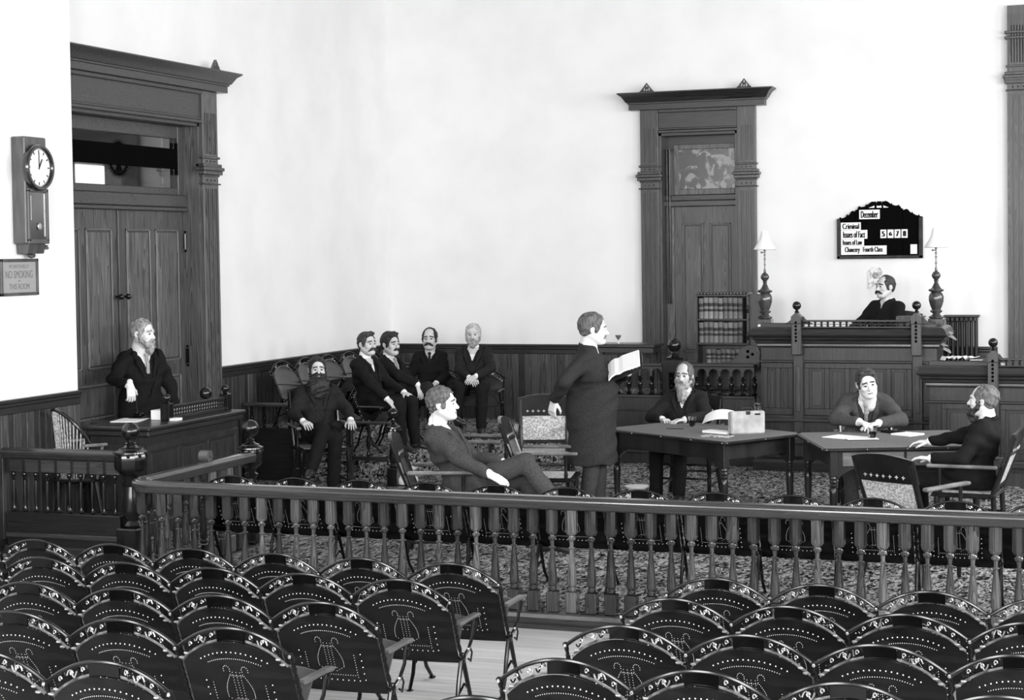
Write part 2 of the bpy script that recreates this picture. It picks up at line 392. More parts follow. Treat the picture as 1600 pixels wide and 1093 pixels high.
def cornice(b, x0, x1, zt, left=True, right=True):
    prof = [(0, zt-.20), (.07, zt-.20), (.07, zt-.135), (.085, zt-.13), (.085, zt-.115), (.10, zt-.11), (.115, zt-.085), (.14, zt-.045), (.175, zt-.02), (.185, zt-.012), (.185, zt), (0, zt)]
    path = []
    if right: path.append((x1, 0))
    path += [(x1, -.06), (x0, -.06)]
    if left: path.append((x0, 0))
    path = path[::-1]                       # travel so that the right-hand side faces outwards
    b.sweep(path, prof, 1, .8)
    b.box(x0, x1, -.06, 0, zt-.2, zt, 1, .7)
def darken(b, k): b.t = [q*k for q in b.t]; return b
def casing(name, x0, x1, w, z0, zt, opening, mt, leftpil=True):
    b = MB(); zo = opening
    if leftpil: pilaster(b, x0-w, x0, z0, zt-.2)
    pilaster(b, x1, x1+w, z0, zt-.2)
    b.box(x0 if leftpil else x0-.25, x1, -.05, 0, zo+.02, zt-.2, 1, .8, ch=.004)
    for o, a, c in ((.075, zo, zo+.035), (.06, zo+.035, zo+.06), (.085, zt-.24, zt-.2)): b.box(x0 if leftpil else x0-.25, x1, -o, 0, a, c, 1, .9, ch=.006)
    cornice(b, x0-w-.05 if leftpil else x0-w-.05, x1+w+.05, zt, True, True)
    crest(b, x0-w/2, zt); crest(b, x1+w/2, zt)
    # jamb lining through the wall
    b.box(x0-.001, x0+.03, -.03, .3, z0, zo, 0, 1.1); b.box(x1-.03, x1+.001, -.03, .3, z0, zo, 0, 1.1); b.box(x0, x1, -.03, .3, zo-.03, zo+.002, 1, .9)
    return b
def raised(b, x0, x1, z0, z1, y, mi=0, t=1., mo=1.45):  # mo lightens the moulding strips, imitating light caught on their bevels
    """recessed, moulded panel in a leaf whose face is at y"""
    for q in ((x0, x0+.018, z0, z1), (x1-.018, x1, z0, z1), (x0, x1, z0, z0+.018), (x0, x1, z1-.018, z1)): b.box(q[0], q[1], y-.014, y+.01, q[2], q[3], mi, mo, ch=.004)
    b.box(x0+.03, x1-.03, y-.006, y+.01, z0+.03, z1-.03, mi, t, ch=.006)
def leaf(name, x0, x1, z0, z1, y, panels, parent, k=1.):
    b = MB(); b.box(x0, x1, y, y+.045, z0, z1, 0, random.uniform(.8, 1.05), ch=.003)
    for q in panels:
        b.box(q[0], q[1], y-.001, y+.01, q[2], q[3], 0, .55); raised(b, *q, y, 0, random.uniform(.75, 1.2))
    return darken(b, k).build(name, ['ash_z'], parent)
# --- door_1, the tall double door on the left wall (matrix: local x -> world y, local -y -> world +x)
mt1 = Matrix(((0, -1, 0, XL), (1, 0, 0, 0), (0, 0, 1, 0), (0, 0, 0, 1)))
d1 = bpy.data.objects.new('door_1', None); COL.objects.link(d1); struct(d1); d1.matrix_world = mt1
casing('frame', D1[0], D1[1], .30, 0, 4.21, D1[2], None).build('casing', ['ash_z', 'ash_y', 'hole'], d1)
cm = (D1[0]+D1[1])/2; yr = .14
b = MB(); b.box(D1[0], D1[1], yr-.03, yr+.06, 2.84, 2.96, 0, 1, ch=.008); b.box(D1[0], D1[1], yr-.05, yr+.06, 2.80, 2.835, 0, 1, ch=.006)
for q in ((D1[0]+.03, D1[0]+.10, 2.96, 3.65), (D1[1]-.13, D1[1]-.03, 2.96, 3.65), (D1[0]+.1, D1[1]-.13, 2.96, 3.03), (D1[0]+.1, D1[1]-.13, 3.52, 3.65)): b.box(q[0], q[1], yr, yr+.05, q[2], q[3], 0, 1, ch=.006)
b.build('transom_frame', 'ash_y', d1)
b = MB(); b.box(D1[0]+.09, D1[1]-.12, yr+.02, yr+.03, 3.02, 3.53); b.build('pane', 'glass', d1)
b = MB(); b.box(D1[0]+.12, D1[1]-.17, yr-.012, yr+.012, 3.22, 3.42, ch=.004)
for x in (D1[0]+.12, D1[1]-.19): b.box(x, x+.03, yr-.02, yr+.01, 3.16, 3.48, ch=.004)
b.build('transom_blind', 'hole', d1)
b = MB()
for k in range(36):      # etched sunburst on the glass
    a = 2*pi*k/36; c0 = (cm+.05, 3.28)
    b.add([(c0[0]+.16*cos(a), yr+.018, c0[1]+.16*sin(a)), (c0[0]+.2*cos(a+.05), yr+.018, c0[1]+.2*sin(a+.05)), (c0[0]+.16*cos(a+.1), yr+.018, c0[1]+.16*sin(a+.1))], [(0, 1, 2)], 0, 1, False)
    b.add([(c0[0]+.13*cos(a), yr+.018, c0[1]+.13*sin(a)), (c0[0]+.16*cos(a), yr+.018, c0[1]+.16*sin(a)), (c0[0]+.16*cos(a+.18), yr+.018, c0[1]+.16*sin(a+.18)), (c0[0]+.13*cos(a+.18), yr+.018, c0[1]+.13*sin(a+.18))], [(0, 1, 2, 3)], 0, 1, False)
for a in (pi/2, -pi/2): b.add([(cm+.05, yr+.018, 3.28)]+[(cm+.05+.13*cos(a+d), yr+.018, 3.28+.13*sin(a+d)) for d in (-.5, 0, .5)], [(0, 1, 2, 3)], 0, 1, False)
b.build('etched_sunburst', 'hole', d1)
def panels4(x0, x1):
    w = x1-x0; a = x0+.12; c = x1-.12; m_ = (a+c)/2; out = []
    for q in ((a, m_-.05), (m_+.05, c)): out += [(q[0], q[1], 1.32, 2.62)]
    out += [(a, c, .86, 1.18), (a, m_-.05, .22, .74), (m_+.05, c, .22, .74)]
    return out
for (x0, x1, hx) in ((D1[0]+.03, cm-.002, 0), (cm+.002, D1[1]-.03, 1)):
    o = leaf('leaf', x0, x1, .01, 2.80, yr+.01, panels4(x0, x1), d1)
    b = MB(); xx = cm-.06 if not hx else cm+.06
    b.ball((xx, yr-.05, 1.98), .028, 12); b.tube([(xx, yr-.05, 1.98), (xx, yr+.02, 1.98)], .01); b.build('door_knob', 'chair_wood', o)
    if hx:
        b = MB()
        for z in (2.5, 1.35, .35):
            b.tube([(D1[1]-.035, yr-.01, z-.075), (D1[1]-.035, yr-.01, z+.075)], .016, 8); b.ball((D1[1]-.035, yr-.01, z+.095), .014, 8); b.ball((D1[1]-.035, yr-.01, z-.095), .014, 8)
        b.build('hinge', 'iron', o)
b = MB(); b.box(cm-.03, cm+.03, yr-.012, yr+.02, .02, 2.79, 0, .7, ch=.004); b.build('meeting_stile', 'ash_z', d1)
# --- door_2 in the back wall
d2 = bpy.data.objects.new('door_2', None); COL.objects.link(d2); struct(d2); d2.location = (0, YB, 0)
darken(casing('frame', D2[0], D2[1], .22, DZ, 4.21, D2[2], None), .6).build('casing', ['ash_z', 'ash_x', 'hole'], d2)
yr = .16
b = MB(); b.box(D2[0], D2[1], yr-.05, yr+.06, 2.86, 2.93, 0, 1, ch=.008); b.box(D2[0], D2[1], yr-.02, yr+.06, 2.93, 3.0, 0, .7, ch=.008)
b.box(D2[0]+.03, D2[1]-.03, yr+.05, yr+.1, 3.55, 3.70, 0, .4)
b.build('transom_bar', 'ash_x', d2)
# the transom sash stands tilted open at the top
b = MB(); sx0, sx1 = D2[0]+.13, D2[1]-.03
for q in ((sx0, sx0+.06, 3.0, 3.6), (sx1-.05, sx1, 3.0, 3.6), (sx0+.06, sx1-.05, 3.0, 3.07), (sx0+.06, sx1-.05, 3.54, 3.6)): b.box(q[0], q[1], yr+.0, yr+.04, q[2], q[3], 0, 1, ch=.005)
sash = b.build('transom_sash', 'ash_z', d2)
b = MB(); b.box(sx0+.05, sx1-.04, yr+.015, yr+.022, 3.06, 3.55); b.build('pane', 'glass_reflections', sash)
b = MB(); b.tube([(D2[0]+.06, yr-.06, 1.7), (D2[0]+.06, yr-.06, 3.55)], .007, 8); b.tube([(D2[0]+.09, yr-.05, 1.7), (D2[0]+.09, yr-.05, 3.55)], .01, 8); b.build('transom_operator', 'chair_wood', d2)
b = MB(); b.box(D2[0]+.03, D2[0]+.13, yr-.02, yr+.06, DZ, 2.86, 0, 1.05, ch=.004); b.build('side_jamb', 'ash_z', d2)
x0, x1 = D2[0]+.13, D2[1]-.03; w = x1-x0
o = leaf('leaf', x0, x1, DZ, 2.86, yr, [(x0+.1, x0+w/2-.04, 1.12, 2.66), (x0+w/2+.04, x1-.1, 1.12, 2.66), (x0+.1, x1-.1, .78, 1.02)], d2, .7)
# --- tall fluted casing at the right edge of the view
d3 = bpy.data.objects.new('door_3', None); COL.objects.link(d3); struct(d3); d3.location = (0, YB, 0)
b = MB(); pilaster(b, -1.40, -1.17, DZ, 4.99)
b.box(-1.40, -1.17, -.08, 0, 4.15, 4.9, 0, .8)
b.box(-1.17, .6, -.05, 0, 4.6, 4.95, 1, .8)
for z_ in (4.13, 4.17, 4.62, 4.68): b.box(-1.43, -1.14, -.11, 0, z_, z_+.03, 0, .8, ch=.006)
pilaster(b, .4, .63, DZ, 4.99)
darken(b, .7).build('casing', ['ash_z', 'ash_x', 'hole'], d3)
x0, x1 = -1.17, .4
leaf('leaf', x0, x1, DZ, 4.6, -.03, [(x0+.15, -.45, 1.2, 2.6), (-.3, x1-.15, 1.2, 2.6), (x0+.15, -.45, 2.9, 4.3), (-.3, x1-.15, 2.9, 4.3)], d3)

# ------------------------------------------------------------ platforms
b = MB(); b.box(-5.85, RX, 18.45, YB-.001, 0.002, DZ, ch=.004); b.box(-3.9, RX, 18.2, 18.5, .002, DZ)
struct(b.build('floor_dais', 'carpet'))
b = MB(); b.box(XL+.001, -5.86, 18.16, YB-.001, .002, .29); b.box(-8.12, -7.15, 16.1, 18.161, .002, .289); b.box(XL+.001, -8.121, 16.1, 18.161, .002, .52)
b.box(-7.7, -5.86, 18.13, 18.165, .255, .295, 1, 1, ch=.005); b.box(-8.15, -8.09, 16.1, 18.16, .49, .525, 1, 1)
struct(b.build('floor_jury_steps', ['carpet', 'oak_x']))
# added glowing panel imitating a window reflection in the left door's transom glass
WY0, WY1, WZ0, WZ1 = 14.03, 14.50, 3.02, 3.24
m, nt, bs = base('transom_glint', .8, .5); bs.inputs['Emission Color'].default_value = (1, 1, 1, 1); bs.inputs['Emission Strength'].default_value = 1.3; M['glint'] = m
b = MB(); b.box(XL-.6, XL-.585, WY0, WY1, WZ0, WZ1); w = struct(b.build('window_10', 'glint'))  # added glowing panel standing in for the reflection, not a window
# ------------------------------------------------------------ opera chairs
def arc(u): return 1-abs(u)**2.1
def tiltf(z): return .03-.13*(z-.30)/.3
def bp(u, z, off=0.):
    """point on the curved back: u -1..1 across; convex towards the rear (-y)"""
    return (.243*u, tiltf(z)-.018*(1-u*u)-off, z)
def opera_chair(name, label, group, both=True, arm=True, old=False):
    t = thing(name, label, 'chair', group=group)
    b = MB(); nu, nz = 16, 7; vs = []; fs = []
    zt = lambda u: .545+.105*arc(u)
    for side in (0, 1):
        for j in range(nz+1):
            for i in range(nu+1):
                u = -1+2*i/nu; z = .275+(zt(u)-.275)*j/nz; vs.append(bp(u, z, .0 if side else .008))
    o = (nu+1)*(nz+1)
    for j in range(nz):
        for i in range(nu):
            a = j*(nu+1)+i; fs += [(a, a+1, a+nu+2, a+nu+1), (o+a, o+a+nu+1, o+a+nu+2, o+a+1)]
    for i in range(nu): fs += [(i, o+i, o+i+1, i+1), (nz*(nu+1)+i, nz*(nu+1)+i+1, o+nz*(nu+1)+i+1, o+nz*(nu+1)+i)]
    for j in range(nz): a = j*(nu+1); fs += [(a, a+nu+1, o+a+nu+1, o+a), (a+nu, o+a+nu, o+a+2*nu+1, a+2*nu+1)]
    b.add(vs, fs, 0)
    def stud(u, z, r):
        p = bp(u, z, .0085); n = 6
        ps = [(p[0]+r*cos(2*pi*k/n), p[1]-.001, p[2]+r*sin(2*pi*k/n)) for k in range(n)]+[(p[0], p[1]-r*.5, p[2])]
        b.add(ps, [(k, (k+1) % n, n) for k in range(n)], 1)
    # outer border, inner border, lyre, seven lines at the foot
    def border(ins, r, du):
        n = int(.8/du)
        for k in range(n+1):
            u = -.62+ins+(1.24-2*ins)*k/n; stud(u, zt(u)-.045-ins*.22, r)
        m_ = int(.26/du/.8)
        for k in range(1, m_+1):
            z = .5-ins*.2-(.5-.34-ins*.3)*k/m_
            for s_ in (-1, 1): stud(s_*(.62-ins), z, r)
        n2 = int(n*.8)
        for k in range(1, n2):
            u = -.62+ins+(1.24-2*ins)*k/n2; stud(u, .335+ins*.2, r)
    border(0., .0030, .055); border(.13, .0018, .032)
    for s_ in (-1, 1):
        for k in range(26):          # lyre frame
            q = k/25
            if q < .3: a = q/.3; u, z = .17+.06*cos(pi*(1-a)*1.3-.6), .525+.018*sin(pi*(1-a)*1.3-.6)
            else: a = (q-.3)/.7; u, z = .11+.14*sin(pi*min(1, a*1.05))*(1 if a < .85 else 1), .51-.13*a
            if q >= .3: u = .105+.15*sin(pi*a*.72); 
            if q > .9: u = .255*(1-(q-.9)/.1*.6)*.9
            stud(s_*u, z, .0016)
    for u in (-.07, 0, .07):
        for k in range(11): stud(u, .515-.0115*k, .0015)
    for z in (.395, .50):
        for k in range(7): stud(-.1+.2*k/6, z, .0015)
    b.build('backrest', ['ply_old' if old else 'ply', 'stud'], t, fix=False)
    # cast top rail: rim, centre plate, scrolls, knobs
    b = MB()
    rim = lambda u: (.26*u, tiltf(.60)-.016*(1-u*u)-.012, .602+.100*arc(u))
    b.tube([rim(-1+2*k/24) for k in range(25)], .008, 8)
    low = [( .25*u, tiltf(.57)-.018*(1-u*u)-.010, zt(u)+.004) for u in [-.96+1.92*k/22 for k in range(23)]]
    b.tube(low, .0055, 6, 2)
    vs = []; fs = []
    us = [-.24+.48*k/8 for k in range(9)]
    for dy in (0, -.006):
        for u in us: p = rim(u); q = bp(u, zt(u)); vs += [(p[0], p[1]+dy+.002, p[2]), (p[0], p[1]+dy+.004, zt(u))]
    for k in range(8): a = 2*k; fs += [(a, a+1, a+3, a+2), (18+a, 18+a+2, 18+a+3, 18+a+1)]
    b.add(vs, fs, 0)
    for s_ in (-1, 1):
        for (ua, ub, c) in ((.27, .42, 1), (.45, .62, -1), (.64, .82, 1)):
            pts = []
            for k in range(13):
                q = k/12; u = (ua+(ub-ua)*q); hgt = .5+.42*sin(2*pi*q)*c*(1-.2*q)
                p = rim(s_*u); z0_ = zt(u)+.006; pts.append((p[0], p[1], z0_+(p[2]-z0_)*hgt))
            b.tube(pts, .0032, 5, 1 if c < 0 else 0)
            um = (ua+ub)/2; p = rim(s_*um); z0_ = zt(um)+.006; cz = z0_+(p[2]-z0_)*.5
            b.tube([(p[0]+.008*cos(a*1.1)*(1-a/7), p[1]-.003, cz+.012*sin(a*1.1)*(1-a/7)) for a in np.linspace(0, 6, 12)], .0026, 5, 1)
        p = rim(s_*.80); b.ball((p[0], p[1]-.006, zt(.80)+.004), (.012, .006, .005), 8, 1)
        p = rim(s_*.88); b.ball((p[0], p[1]-.009, zt(.88)-.000), (.013, .007, .006), 10, 1)
    b.build('top_rail', ['iron', 'bright', 'ply_glint'], t, fix=False)
    # seat folded up
    b = MB(); vs = []; fs = []
    for dy in (0, .012):
        for j in range(5):
            for i in range(7):
                u = -1+2*i/6; v = j/4; vs.append((.212*u*(1-.06*v), .050+v*.17+dy+.015*(1-u*u), .285+v*.19-.012*abs(u)**3*(v > .9)))
    for j in range(4):
        for i in range(6): a = j*7+i; fs += [(a, a+7, a+8, a+1), (35+a, 36+a, 43+a, 42+a)]
    for i in range(6): fs += [(i, i+1, 36+i, 35+i), (28+i, 63+i, 64+i, 29+i)]
    for j in range(4): a = 7*j; fs += [(a, 35+a, 42+a, a+7), (a+6, a+13, 48+a, 41+a)]
    b.add(vs, fs, 0); b.build('seat', 'arm_wood', t)
    def side(x):
        b = MB(); mir = 1 if x > 0 else -1
        path = [(x, tiltf(.605)-.01, .607)]+[(x, tiltf(z)-.008, z) for z in np.linspace(.58, .30, 40)]
        b.tube(path, .0085, 8, 0, tw=lambda an, i: 1+.28*cos(2*an+i*.95))
        b.ball((x, tiltf(.605)-.012, .606), (.014, .012, .012), 10, 0); b.ball((x, tiltf(.605)-.024, .603), (.007, .004, .008), 8, 1)
        b.tube([(x, .022, .31), (x, -.02, .2), (x, -.05, .09), (x, -.10, .012)], lambda q: .013-.003*q, 8)
        b.tube([(x, .03, .31), (x, .08, .2), (x, .13, .09), (x, .21, .012)], lambda q: .013-.003*q, 8)
        b.ball((x, -.10, .008), (.02, .03, .008), 8); b.ball((x, .21, .008), (.02, .03, .008), 8)
        b.tube([(x, -.035, .13), (x, .05, .17), (x, .12, .12)], .006, 6)
        b.ball((x, .03, .30), (.016, .03, .03), 10)
        b.build('standard', ['iron', 'bright'], t)
        if arm:
            b = MB(); b.box(x-.021, x+.021, -.03, .235, .468, .487, 0, 1, ch=.008); b.box(x-.018, x+.018, .21, .255, .463, .483, 0, 1, ch=.008); b.build('armrest', 'arm_wood', t)
            b = MB(); b.tube([(x, .21, .465), (x, .225, .435), (x, .205, .41), (x, .19, .43), (x, .205, .445)], .006, 6)
            b.tube([(x, .20, .46), (x, .17, .38), (x, .12, .33), (x, .04, .30)], .009, 8)
            b.tube([(x, .13, .34), (x, .16, .30), (x, .14, .26), (x, .11, .28)], .005, 6)
            b.ball((x+.009*mir, .085, .335), .007, 8, 1); b.build('arm_bracket', ['iron', 'bright'], t)
    side(-.26)
    if both: side(.26)
    return t
SPC = .52
def zfl(y): return -.09+.059*(10.45-y)
ord_ = ['first', 'second', 'third', 'fourth', 'fifth', 'sixth', 'seventh']
protoL = opera_chair('opera_chair', 'x', 'x', both=False)       # a run's inner seats carry only their left standard
protoR = opera_chair('opera_chair', 'x', 'x', both=True)
protoJ = opera_chair('opera_chair', 'x', 'x', both=True, old=True)
protos = {'L': protoL, 'R': protoR, 'J': protoJ}
used = {'L': 0, 'R': 0, 'J': 0}
def put(kind, loc, rz, label, group, sc=1.):
    p = protos[kind]
    o = p if not used[kind] else copy_tree(p); used[kind] = 1
    o.location = loc; o.rotation_euler = (0, 0, rz); o.scale = (1, 1, sc); o['label'] = label; o['group'] = group
    return o
rowY = [8.43, 7.76, 6.94, 6.18, 5.36]; rowR = [8.42, 7.69, 6.87, 6.07, 5.31]
rowXL = [-3.13, -3.13, -3.14, -3.17, -3.22]; rowXR = [-2.225, -2.245, -2.245, -2.24, -2.27]
names = ['row by the railing', 'second row from the railing', 'third row from the railing', 'fourth row from the railing', 'row nearest the camera']
for k, y in enumerate(rowY):
    for side, n in (('left', (7, 6, 5, 4, 3)[k]), ('right', (4, 4, 4, 4, 2)[k])):
        for i in range(n):
            if side == 'left':
                x = rowXL[k]-SPC*(i+.5); yy = y+.02*(-3.11-x); rz = .0; kind = 'R' if i == 0 else 'L'
            else:
                x = rowXR[k]+SPC*(i+.5); yy = rowR[k]-.045*(x+2.25); rz = -.04; kind = 'R' if i == n-1 else 'L'
            w = 'at the aisle end' if i == 0 else ord_[i]+' from the aisle'
            put(kind, (x, yy, zfl(y+.05)), rz, 'black opera seat, %s block, %s, %s' % (side, names[k], w), 'opera seats for the public')
for i in range(12):
    x = -6.32+.5205*i; w = ord_[i] if i < 7 else ['eighth', 'ninth', 'tenth', 'eleventh', 'twelfth'][i-7]
    put('R' if i == 11 else 'L', (x, 11.36, .001), 0, 'black opera seat inside the bar railing, %s from the rail corner' % w, 'opera seats inside the railing', 1.03)

# ------------------------------------------------------------ bar railing
def baluster(b, x, y, z0, z1, sq=.038, mi=0):
    t = random.choice((.35, .5, .7, 1., 1.3, 1.9, 2.6))*random.uniform(.85, 1.15)
    h = z1-z0; tl = random.uniform(-.16, .16); RT = Matrix.Translation((x, y, 0)) @ Matrix.Rotation(tl, 4, 'Z') @ Matrix.Translation((-x, -y, 0))
    b.box(x-sq, x+sq, y-sq, y+sq, z0, z0+.135, mi, t, RT, ch=.006)
    # octagonal upper block
    r = sq*1.08; zc = z1-.165
    oc = [(r, zc+.02), (r*.72, zc)]; b.lathe([(r*.7, zc), (r, zc+.02), (r, z1)], (x, y, 0), 8, mi, t, Matrix.Translation((x, y, 0)) @ Matrix.Rotation(pi/8+tl*1.6, 4, 'Z') @ Matrix.Translation((-x, -y, 0)))
    p = [(.016, 0), (.024, .004), (.028, .015), (.026, .028), (.02, .034), (.027, .042), (.03, .052), (.03, .07), (.0295, .10), (.0255, .16), (.019, .235), (.0145, .285), (.013, .30),
         (.022, .304), (.023, .309), (.014, .314), (.0125, .325), (.0145, .355), (.02, .362), (.026, .368), (.0265, .376), (.02, .384), (.017, .392), (.018, .40)]
    k = (zc-(z0+.135))/.40
    b.lathe([(a*1.02, z0+.135+c*k) for a, c in p], (x, y, 0), 14, mi, t)
HR = .765
rprof = [(-.03, HR-.085), (.04, HR-.085), (.055, HR-.075), (.06, HR-.06), (.066, HR-.05), (.07, HR-.035), (.066, HR-.02), (.058, HR-.012), (.045, HR-.01), (.035, HR-.001), (0, HR+.003), (-.035, HR-.001),
         (-.045, HR-.01), (-.058, HR-.012), (-.066, HR-.02), (-.07, HR-.035), (-.066, HR-.05), (-.055, HR-.075)]
bar = thing('bar_railing', 'long dark handrail on turned balusters dividing the court from the public seats', 'railing', (0, 0, 0))
yr_, xc = 10.57, -6.78
path = [(2.5, yr_), (xc+.22, yr_)]+[(xc+.22-.22*sin(a), yr_+.22-.22*cos(a)) for a in np.linspace(.25, pi/2, 6)]+[(xc, 12.33)]
b = MB(); b.sweep(path[::-1], rprof, 0, 1, smooth=True); b.build('handrail', 'rail_x', bar, auto=30)
bprof = [(-.06, 0.0), (-.07, -.02), (-.07, -.2), (.09, -.2), (.09, -.075), (.075, -.07), (.075, -.062), (.085, -.058), (.088, -.03), (.08, -.006), (.07, 0)]
b = MB(); b.sweep(path[::-1], [(o, z+.012) for o, z in bprof], 0, 1); b.build('base_rail', 'rail_x', bar)
n = 0
x = 1.3
bal = []
while x > xc+.2: bal.append((x, yr_)); x -= .1325
bal.append((xc+.06, yr_+.07))
y = yr_+.23
while y < 12.25: bal.append((xc, y)); y += .1325
for (x, y) in bal:
    b = MB(); baluster(b, x, y, .012, HR-.083); b.build('baluster', 'baluster', bar)
def newel(name, label, x, y, z0, h, r=.085, ball=.062, group=None):
    b = MB(); zb = h-.26
    b.box(-r*.75, r*.75, -r*.75, r*.75, 0, h*.22, ch=.01)
    b.lathe([(r*.5, h*.22), (r*.62, h*.24), (r*.4, h*.27), (r*.55, h*.31), (r*.62, h*.36), (r*.5, h*.45), (r*.42, h*.52), (r*.6, h*.545), (r*.62, h*.555), (r*.4, h*.57), (r*.5, h*.6), (r*.8, h*.62), (r*.95, h*.64)], (0, 0, 0), 18)
    b.lathe([(r*.95, h*.64), (r*1.05, h*.66), (r*1.05, zb-.02), (r*1.0, zb)], (0, 0, 0), 8)
    b.lathe([(r*1.0, zb), (r*1.12, zb+.008), (r*1.1, zb+.02), (r*.8, zb+.035), (r*.75, zb+.045), (r*.45, zb+.055), (r*.3, zb+.07), (r*.34, zb+.08), (r*.25, zb+.09), (r*.25, zb+.11)], (0, 0, 0), 20)
    for k in range(8):
        a = 2*pi*(k+.5)/8; b.ball((r*.97*cos(a), r*.97*sin(a), zb-.012), .014, 8)
    t = b.build(name, 'post', group); t.location = (x, y, z0)
    b = MB(); b.ball((0, 0, h-.26+.10+ball), ball, 22); b.build('ball_finial', 'post', t)
    return t
newel('newel_post', 'large turned newel post with ball finial ending the bar railing', -6.83, 12.45, .001, 1.03, .095, .072, bar)
b = MB(); b.tube([(-6.88, 11.75, .80), (-6.80, 11.75, .80)], .045, 16); b.tube([(-6.9, 11.75, .80), (-6.78, 11.75, .80)], .012, 8)
b.box(-6.85, -6.83, 11.73, 11.77, .74, .8); tag(b.build('rail_roller', 'clockcase'), 'round wooden roller mounted on top of the bar rail near the newel post', 'roller')
# left low railing
lr = thing('side_railing', 'low dark railing with slender spindles at the left wall', 'railing', (0, 0, 0))
b = MB(); b.sweep([(XJ+.002, 11.6), (-7.52, 11.6)], [(o, z+.075) for o, z in rprof], 0, 1, smooth=True); b.build('handrail', 'rail_x', lr, auto=30)
b = MB(); b.box(XJ+.06, -7.5, 11.56, 11.64, .65, .76, 0, .7, ch=.004); b.box(XJ+.06, -7.5, 11.55, 11.65, .001, .33, 0, .5, ch=.006); b.box(XJ+.06, -7.5, 11.53, 11.65, .13, .17, 0, 1.6, ch=.006); b.box(XJ+.06, -7.5, 11.50, 11.65, .001, .07, 0, .9, ch=.01)
for k in range(7): b.box(XJ+.1+k*.15, XJ+.22+k*.15, 11.545, 11.56, .655, .75, 0, random.uniform(.8, 2.2))
b.build('rail_panels', 'oak_x', lr)
for k in range(10):
    x = XJ+.10+k*.105
    b = MB(); b.lathe([(.012, .33), (.018, .335), (.02, .345), (.012, .36), (.016, .40), (.018, .47), (.013, .55), (.01, .58), (.017, .59), (.01, .60), (.02, .615), (.021, .635), (.014, .65)], (x, 11.6, 0), 12)
    b.build('spindle', 'post', lr)
newel('newel_post', '', -7.43, 11.62, .001, 1.075, .125, .072, lr)
# ------------------------------------------------------------ benches
def panel_front(b, x0, x1, y, z0, z1, n, mi=0):
    """frame and n upright panels on a face looking to -y"""
    w = (x1-x0); st = .05
    b.box(x0, x1, y-.012, y+.01, z1-.055, z1, mi, .9, ch=.003); b.box(x0, x1, y-.012, y+.01, z0, z0+.07, mi, .9, ch=.003)
    for k in range(n+1):
        xa = x0+(w-st)*k/n; b.box(xa, xa+st, y-.012, y+.01, z0+.07, z1-.055, mi, random.uniform(.75, 1.1), ch=.003)
    for k in range(n):
        xa = x0+(w-st)*k/n+st; xb = x0+(w-st)*(k+1)/n
        for q in ((xa, xa+.012, z0+.07, z1-.055), (xb-.012, xb, z0+.07, z1-.055), (xa, xb, z0+.07, z0+.082), (xa, xb, z1-.067, z1-.055)): b.box(q[0], q[1], y-.006, y+.01, q[2], q[3], mi, 1.3, ch=.003)
        b.box(xa+.028, xb-.028, y-.004, y+.01, z0+.1, z1-.085, mi, random.uniform(.8, 1.5), ch=.004)
